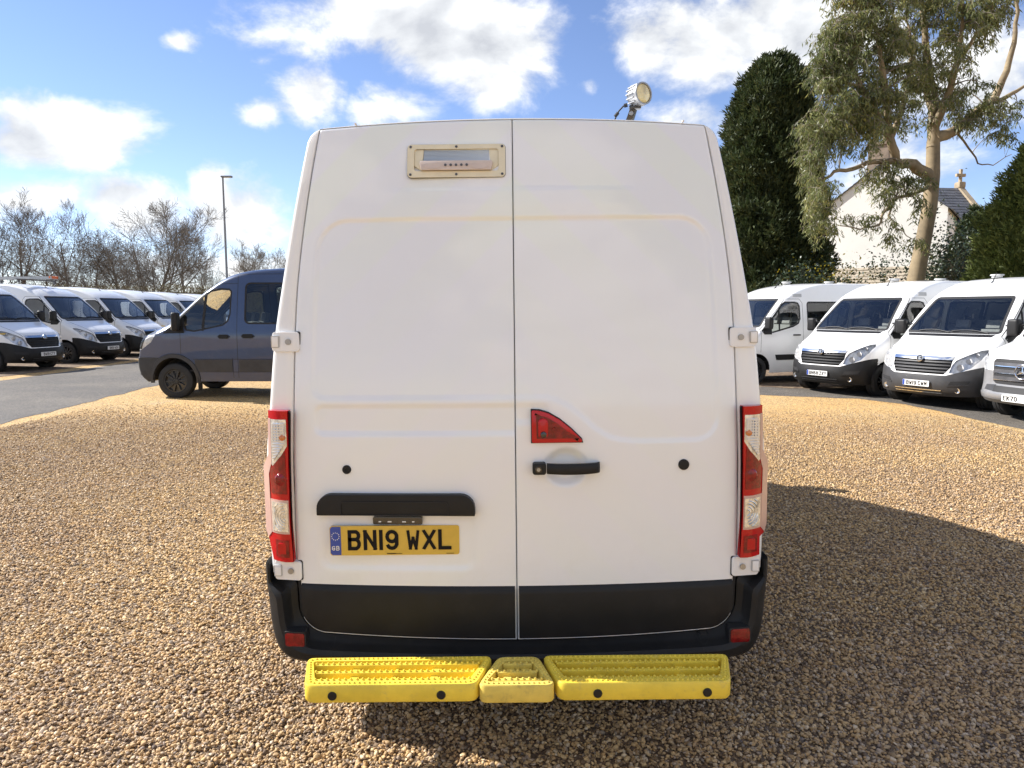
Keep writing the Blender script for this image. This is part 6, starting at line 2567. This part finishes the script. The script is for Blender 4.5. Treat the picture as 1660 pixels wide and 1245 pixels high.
# ---------------------------------------------------------------- the pale gum tree
def gum_tree():
    Y0 = 24.0
    r = random.Random(77)
    rs = np.random.default_rng(78)
    base = at(1478, 470, Y0)
    root = empty('gum_tree', (base.x, Y0, gz(base.x)))
    org = Vector(root.location)
    def path(pts):
        return [at(px, py, Y0 + dy) - org for px, py, dy in pts]
    trunk = path([(1470, 520, 0), (1484, 455, 0), (1496, 395, 0), (1507, 335, 0), (1512, 285, 0), (1513, 228, .02)])
    trunk[0].z = -0.1
    limbs = [
        (path([(1512, 240, 0), (1514, 190, .1), (1506, 130, .3), (1500, 70, .5), (1494, 0, .8), (1486, -70, 1.0)]), .203, .05),
        (path([(1508, 290, 0), (1480, 266, -.3), (1452, 262, -.6), (1443, 225, -.9), (1438, 170, -1.1), (1428, 100, -1.3), (1415, 30, -1.5), (1405, -40, -1.6)]), .20, .035),
        (path([(1450, 262, -.6), (1415, 262, -.9), (1382, 274, -1.2), (1352, 278, -1.3), (1330, 300, -1.4), (1322, 340, -1.4)]), .10, .02),
        (path([(1444, 225, -.9), (1462, 180, -.5), (1474, 130, -.2), (1478, 70, 0), (1470, 10, .2)]), .10, .025),
        (path([(1514, 225, 0), (1548, 212, .4), (1588, 178, .8), (1612, 160, 1.0), (1632, 115, 1.1), (1644, 70, 1.2), (1650, 20, 1.3), (1640, -40, 1.4)]), .19, .04),
        (path([(1600, 168, .9), (1630, 158, 1.2), (1660, 140, 1.4), (1700, 120, 1.6)]), .10, .03),
        (path([(1512, 215, .1), (1535, 160, -.5), (1552, 100, -.9), (1560, 40, -1.2), (1560, -40, -1.4)]), .15, .03),
        (path([(1510, 300, 0), (1478, 316, -.6), (1452, 320, -1.0), (1432, 345, -1.3), (1425, 365, -1.4), (1395, 372, -1.6), (1362, 366, -1.7)]), .07, .015),
        (path([(1452, 320, -1.0), (1440, 350, -1.2), (1452, 370, -1.3), (1480, 388, -1.4)]), .04, .012),
        (path([(1443, 225, -.9), (1420, 180, -1.2), (1395, 140, -1.5), (1372, 90, -1.8), (1356, 40, -2.0)]), .12, .025),
        (path([(1420, 180, -1.2), (1390, 185, -1.5), (1355, 195, -1.8), (1325, 215, -2.0), (1312, 250, -2.0)]), .08, .02),
        (path([(1514, 190, .1), (1490, 120, .9), (1460, 60, 1.4), (1440, 0, 1.7)]), .10, .025),
        (path([(1548, 212, .4), (1570, 240, .7), (1585, 265, .9), (1610, 268, 1.1), (1640, 250, 1.2)]), .04, .01),
        (path([(1395, 140, -1.5), (1360, 130, -1.9), (1335, 150, -2.1), (1322, 180, -2.2)]), .06, .015),
        (path([(1552, 100, -.9), (1580, 60, -1.2), (1605, 20, -1.4), (1620, -20, -1.5)]), .08, .02),
    ]
    segs = []
    rad = [.32, .27, .245, .235, .22, .20]
    tr = []
    for i in range(len(trunk) - 1):
        tr.append((*trunk[i], *trunk[i + 1], rad[i], rad[i + 1]))
    m = MB()
    m.tube(trunk, rad, 14)
    m.build('trunk', 'gum_bark', root, angle=60)
    nodes = []
    for pts, r0, r1 in limbs:
        n = len(pts)
        fine = []
        for i in range(n - 1):
            for k in range(3):
                fine.append(pts[i].lerp(pts[i + 1], k / 3) + Vector((r.gauss(0, .02), r.gauss(0, .03), r.gauss(0, .02))) * (1 if k else 0))
        fine.append(pts[-1])
        rr = [r0 + (r1 - r0) * i / (len(fine) - 1) for i in range(len(fine))]
        b = MB()
        b.tube(fine, rr, 8)
        b.build('limb', 'gum_bark', root, angle=60)
        nodes += [(fine[i], rr[i]) for i in range(2, len(fine))]
    NP = np.array([tuple(a) for a, _ in nodes])
    # leafy masses: centre, half sizes in photograph pixels, how many hanging sprays
    blobs = [(1395, 45, 62, 55, 46, -1.6), (1500, 25, 80, 50, 34, .6), (1375, 130, 55, 60, 46, -1.8), (1455, 110, 60, 70, 44, -.8), (1555, 60, 55, 65, 20, -1.0), (1335, 205, 34, 40, 24, -2.0), (1392, 205, 50, 35, 30, -1.5),
             (1328, 335, 20, 52, 24, -1.5), (1318, 255, 22, 32, 14, -2.0), (1442, 290, 60, 26, 13, -1.0), (1440, 185, 55, 45, 20, -1.0), (1545, 135, 45, 45, 9, -.6), (1505, 135, 40, 50, 9, .4), (1600, 20, 40, 40, 20, -1.3),
             (1612, 195, 50, 26, 14, 1.0), (1480, 320, 40, 22, 4, -1.0), (1425, 375, 45, 22, 3, -1.5), (1570, 165, 40, 40, 12, .5), (1400, -30, 90, 40, 34, -1.4), (1520, -40, 90, 40, 40, 0), (1620, -40, 50, 40, 16, -.5), (1350, 90, 34, 50, 30, -2.0), (1385, 340, 40, 30, 2, -1.6), (1460, 395, 40, 16, 2, -1.4)]
    tw = []
    LP, LD, LL, LW = [], [], [], []
    for cx, cyy, rx, ry, num, dy in blobs:
        for _ in range(num):
            while True:
                a, b_ = r.uniform(-1, 1), r.uniform(-1, 1)
                if a * a + b_ * b_ < 1:
                    break
            q = at(cx + a * rx, cyy + b_ * ry, Y0 + dy + r.gauss(0, .55)) - org
            j = int(np.argmin(((NP - np.array(q)) ** 2).sum(1) + rs.random(len(NP)) * .25))
            p0 = nodes[j][0]
            # twig rises from the limb and droops into the spray
            mid = p0.lerp(q, .5) + Vector((r.gauss(0, .12), r.gauss(0, .12), .22 + r.random() * .15))
            pts = []
            for k in range(7):
                t = k / 6
                pts.append(p0 * (1 - t) ** 2 + mid * 2 * t * (1 - t) + q * t * t)
            rr0 = min(.028, nodes[j][1] * .5)
            for k in range(6):
                tw.append((*pts[k], *pts[k + 1], rr0 * (1 - k / 7.5), rr0 * (1 - (k + 1) / 7.5)))
            for _s in range(r.randint(5, 8)):
                s0 = pts[r.randint(4, 6)]
                d = Vector((r.gauss(0, .7), r.gauss(0, .7), r.uniform(-.9, .35))).normalized()
                ln = r.uniform(.28, .62)
                e = s0 + d * ln * .6
                f = e + (d + Vector((0, 0, -1.1))).normalized() * ln * .5
                tw.append((*s0, *e, .008, .006))
                tw.append((*e, *f, .006, .004))
                for _l in range(r.randint(14, 22)):
                    t = r.random()
                    w = s0.lerp(e, t * 2) if t < .5 else e.lerp(f, t * 2 - 1)
                    LP.append(tuple(w + Vector((r.gauss(0, .05), r.gauss(0, .05), r.gauss(0, .05)))))
                    LD.append((r.gauss(0, .5), r.gauss(0, .5), -r.uniform(.3, 1.2)))
                    LL.append(r.uniform(.13, .23))
                    LW.append(r.uniform(.028, .046))
    tubes('twigs', tw, 4, 'bark_pale', root)
    LP, LD = np.array(LP), np.array(LD)
    big_mesh('crown', cards(LP, LD, np.array(LL), np.array(LW), rs), 4, 'eucalyptus_leaf', root)
    return root


tag(gum_tree(), 'tall gum tree with pale leaning trunk and drooping grey-green foliage', 'tree')


# ---------------------------------------------------------------- white house with a gable, and the slate-roofed chapel
def house():
    root = empty('white_house', (18.5, 36.0, gz(18.5)), math.atan2(-.60, .80))
    w, dpt, ze, za = 3.05, 7.0, 6.9, 9.25
    m = MB()
    m.add([(-w, 0, -.2), (w, 0, -.2), (w, 0, ze), (0, 0, za), (-w, 0, ze), (-w, dpt, -.2), (w, dpt, -.2), (w, dpt, ze), (0, dpt, za), (-w, dpt, ze)],
          [(0, 1, 2, 3, 4), (5, 9, 8, 7, 6), (0, 4, 9, 5), (1, 6, 7, 2)])
    m.build('wall', 'render_white', root, smooth=False)
    ro = None
    for sg in (-1, 1):
        k = MB()
        n = Vector((sg * (za - ze), 0, w)).normalized()
        rows = 14
        a0, a1 = Vector((sg * (w + .18), 0, ze - .14)), Vector((0, 0, za))
        for i in range(rows):
            p, q = a0.lerp(a1, i / rows), a0.lerp(a1, (i + 1.15) / rows)
            o0, o1 = n * .05, n * .02
            k.add([p + Vector((0, -.12, 0)) + n * .0, q + Vector((0, -.12, 0)), q + Vector((0, dpt + .1, 0)), p + Vector((0, dpt + .1, 0)), p + o0 + Vector((0, -.12, 0)), q + o1 + Vector((0, -.12, 0)), q + o1 + Vector((0, dpt + .1, 0)), p + o0 + Vector((0, dpt + .1, 0))],
                  [(4, 5, 6, 7), (0, 4, 7, 3), (0, 1, 5, 4), (3, 7, 6, 2), (1, 2, 6, 5)])
        k.build('roof', 'slate', root, smooth=False)
    c = MB()
    c.box((-.25, 1.2, za + .45), (.95, .75, 1.5))
    c.box((-.25, 1.2, za + 1.22), (1.1, .9, .12))
    ch = c.build('chimney', 'chimney_brick', root, smooth=False)
    for dx in (-.2, .22):
        t = MB()
        t.lathe([(.13, 0), (.11, .42), (.13, .44), (.10, .44), (.09, .1)], c=(-.25 + dx, 1.2, za + 1.28), n=14)
        t.build('chimney_pot', 'stone', ch)
    # lean-to in front with stone slates
    lw = MB()
    lw.box((0, -1.0, 1.4), (6.6, 1.9, 3.2))
    lw.build('lean_to', 'stone', root, smooth=False)
    y0, z0, y1, z1 = -2.35, 2.95, .03, 4.15
    rr = random.Random(3)
    for i in range(7):
        k = MB()
        t0, t1 = i / 7, (i + 1.2) / 7
        x = -3.55
        while x < 3.5:
            wd = rr.uniform(.28, .5)
            x1 = min(3.55, x + wd)
            h = rr.uniform(.045, .065)
            pa = Vector((0, y0 + (y1 - y0) * t0 + rr.uniform(-.02, .02), z0 + (z1 - z0) * t0))
            pb = Vector((0, y0 + (y1 - y0) * min(1, t1), z0 + (z1 - z0) * min(1, t1)))
            n = Vector((0, -(z1 - z0), (y1 - y0))).normalized()
            k.add([(x + .008, *(pa)[1:]), (x1 - .008, *(pa)[1:]), (x1 - .008, *(pb)[1:]), (x + .008, *(pb)[1:]), (x + .008, *(pa + n * h)[1:]), (x1 - .008, *(pa + n * h)[1:]), (x1 - .008, *(pb + n * .02)[1:]), (x + .008, *(pb + n * .02)[1:])],
                  [(4, 5, 6, 7), (0, 1, 5, 4), (1, 2, 6, 5), (0, 4, 7, 3)])
            x = x1
        k.build('tile_course', 'stone_tile', root, smooth=False)
    v = MB()
    v.box((-3.62, (y0 + y1) / 2, (z0 + z1) / 2 + .05), (.16, 2.75, .2), M=Matrix.Translation((-3.62, (y0 + y1) / 2, (z0 + z1) / 2 + .05)) @ Matrix.Rotation(math.atan2(z1 - z0, y1 - y0), 4, 'X') @ Matrix.Translation((3.62, -(y0 + y1) / 2, -(z0 + z1) / 2 - .05)))
    v.build('verge_stone', 'stone_tile', root, smooth=False)
    tag(root, 'white rendered house with a chimney, its gable half hidden by the gum tree', 'house')


def chapel():
    root = empty('chapel', (25.1, 40.0, gz(25)), math.atan2(.1, 1.0))
    L, hd, zr, ze = 5.6, 2.3, 8.85, 6.6
    m = MB()
    m.add([(0, -hd, -.2), (-L, -hd, -.2), (-L, hd, -.2), (0, hd, -.2), (0, -hd, ze), (-L, -hd, ze), (-L, hd, ze), (0, hd, ze), (0, 0, zr - .05), (-L, 0, zr - .05)],
          [(0, 4, 5, 1), (2, 6, 7, 3), (0, 3, 7, 8, 4), (1, 5, 9, 6, 2)])
    m.build('wall', 'stone', root, smooth=False)
    rr = random.Random(8)
    for sg in (-1, 1):
        rows = 14
        k = MB()
        n = Vector((0, sg * (zr - ze), hd)).normalized()
        a0, a1 = Vector((0, sg * (hd + .2), ze - .18)), Vector((0, 0, zr))
        for i in range(rows):
            p, q = a0.lerp(a1, i / rows), a0.lerp(a1, min(1, (i + 1.15) / rows))
            x = -L
            while x < -.16:
                x1 = min(-.15, x + rr.uniform(.26, .34))
                h = rr.uniform(.022, .034)
                X0, X1 = Vector((x + .006, 0, 0)), Vector((x1 - .006, 0, 0))
                k.add([p + X0, p + X1, p + X1 + n * h, p + X0 + n * h, q + X1 + n * .008, q + X0 + n * .008], [(0, 1, 2, 3), (3, 2, 4, 5)])
                x = x1
        k.build('roof', 'slate', root, smooth=False)['kind'] = 'stuff'
        c = MB()
        u = (a1 - a0)
        mid = a0.lerp(a1, .5)
        M = Matrix.Translation(mid + Vector((0, 0, .06))) @ Matrix.Rotation(math.atan2(u.z, u.y), 4, 'X')
        c.box((0, 0, 0), (.30, u.length + .1, .16), M=M)
        c.build('coping', 'stone', root, smooth=False)
    c = MB()
    c.box((0, 0, zr + .16), (.40, .45, .36))
    fo = obj('finial_base', c.bm(bevel=.08), 'stone', root)
    x = MB()
    x.prism([(-.08, .40), (.08, .40), (.075, .82), (.34, .80), (.34, 1.02), (.075, 1.0), (.09, 1.32), (-.09, 1.32), (-.075, 1.0), (-.34, 1.02), (-.34, .80), (-.075, .82)], -.08, .08)
    x.v = [(a * .8, b, .4 + (cc - .4) * .8 + zr - .1) for a, b, cc in x.v]
    x.build('cross', 'stone', root, bevel=.02)
    tag(root, 'stone chapel with dark slate roof and a cross on its gable', 'chapel')


house()
chapel()

# ---------------------------------------------------------------- lamp post
p = at(361, 287, 40)
lp = empty('lamp_post', (p.x, 40, gz(p.x)))
m = MB()
hh = p.z - gz(p.x)
m.tube([(0, 0, -.1), (0, 0, 1.6), (0, 0, 1.65), (0, 0, hh)], [.10, .10, .075, .05], 12)
m.build('post', 'post_grey', lp)
m = MB()
m.box((.22, 0, hh + .02), (.62, .22, .09))
obj('lamp_head', m.bm(bevel=.03), 'post_grey', lp)
m = MB()
m.box((.26, 0, hh - .03), (.44, .16, .02))
obj('lamp_glass', m.bm(bevel=.006), 'clear_lens', lp)
tag(lp, 'tall slim grey lamp post behind the blue-grey van', 'lamp post')

# ================================================================= parked vehicles
transit = park(make_transit(), -7.47, 14.57, math.radians(90))
tag(transit, 'dark blue-grey crew van with grey side mouldings standing side-on on the gravel', 'van')
mb1 = park(make_master('white_minibus', minibus=True, plate='BN68 ZXY'), 6.75, 15.35, math.radians(62))
tag(mb1, 'white minibus with black bumper and number plate BN68 ZXY', 'minibus', 'white minibuses parked on the right')
mb2 = park(make_master('white_minibus', minibus=True, grey_bumper=True, plate='BW19 CWM'), 7.75, 13.3, math.radians(63))
tag(mb2, 'white minibus with shiny grey bumper and number plate BW19 CWM', 'minibus', 'white minibuses parked on the right')
mb0 = park(copy_tree(mb1), 4.86, 17.8, math.radians(68))
tag(mb0, 'white minibus side-on beside the big van, its nose hidden behind it', 'minibus', 'white minibuses parked on the right')
spr = park(make_sprinter(), 8.2, 11.2, math.radians(72))
tag(spr, 'white van with silver bumper and three-pointed star, cut off by the picture edge', 'van')

plain = make_master('white_panel_van', plate='BN19 WOU', blue=False)
striped = make_master('white_panel_van', plate='BW19 CTY', stripe=True, blue=False)
spots = [(-12.95, 19.45, striped, 'white van with a yellow stripe, nearest in the left row, plate ending CTY'),
         (-13.02, 22.75, plain, 'white van second from the left edge in the row, ladder on its roof'),
         (-13.08, 25.85, plain, 'white van third in the left row, its nose just clear of the blue van'),
         (-13.14, 29.0, striped, 'white van with a yellow stripe behind the bonnet of the blue van'),
         (-13.22, 32.2, plain, 'white van fifth in the left row, seen over the bonnet of the blue van'),
         (-13.3, 35.4, plain, 'farthest white van of the left row, just before the lamp post')]
done = set()
for x, y, src, lab in spots:
    o = src if id(src) not in done else copy_tree(src)
    done.add(id(src))
    park(o, x, y, math.radians(-82))
    tag(o, lab, 'van', 'white vans parked in the left row')

# roof ladder carried by the second van of the left row
lad = empty('roof_ladder', (-13.02, 22.75, gz(-13)), math.radians(82))
for sx in (-.16, .16):
    m = MB()
    m.box((sx - .15, 3.6, 2.72), (.03, 3.6, .085))
    m.build('rail', 'aluminium', lad)
for k in range(13):
    m = MB()
    m.tube([(-.31, 1.95 + k * .275, 2.72), (.01, 1.95 + k * .275, 2.72)], .014, 6)
    m.build('rung', 'aluminium', lad)
for y in (2.6, 4.6):
    m = MB()
    m.box((0, y, 2.655), (1.6, .05, .04))
    m.box((-.72, y, 2.60), (.04, .06, .10))
    m.box((.72, y, 2.60), (.04, .06, .10))
    m.build('crossbar', 'steel_dark', lad)
for y in (1.85, 5.35):
    m = MB()
    m.box((-.15, y, 2.73), (.36, .06, .08))
    obj('end_strap', m.bm(bevel=.02), 'orange_strap', lad)
tag(lad, 'silver ladder with orange ends on a roof in the left row of vans', 'ladder')
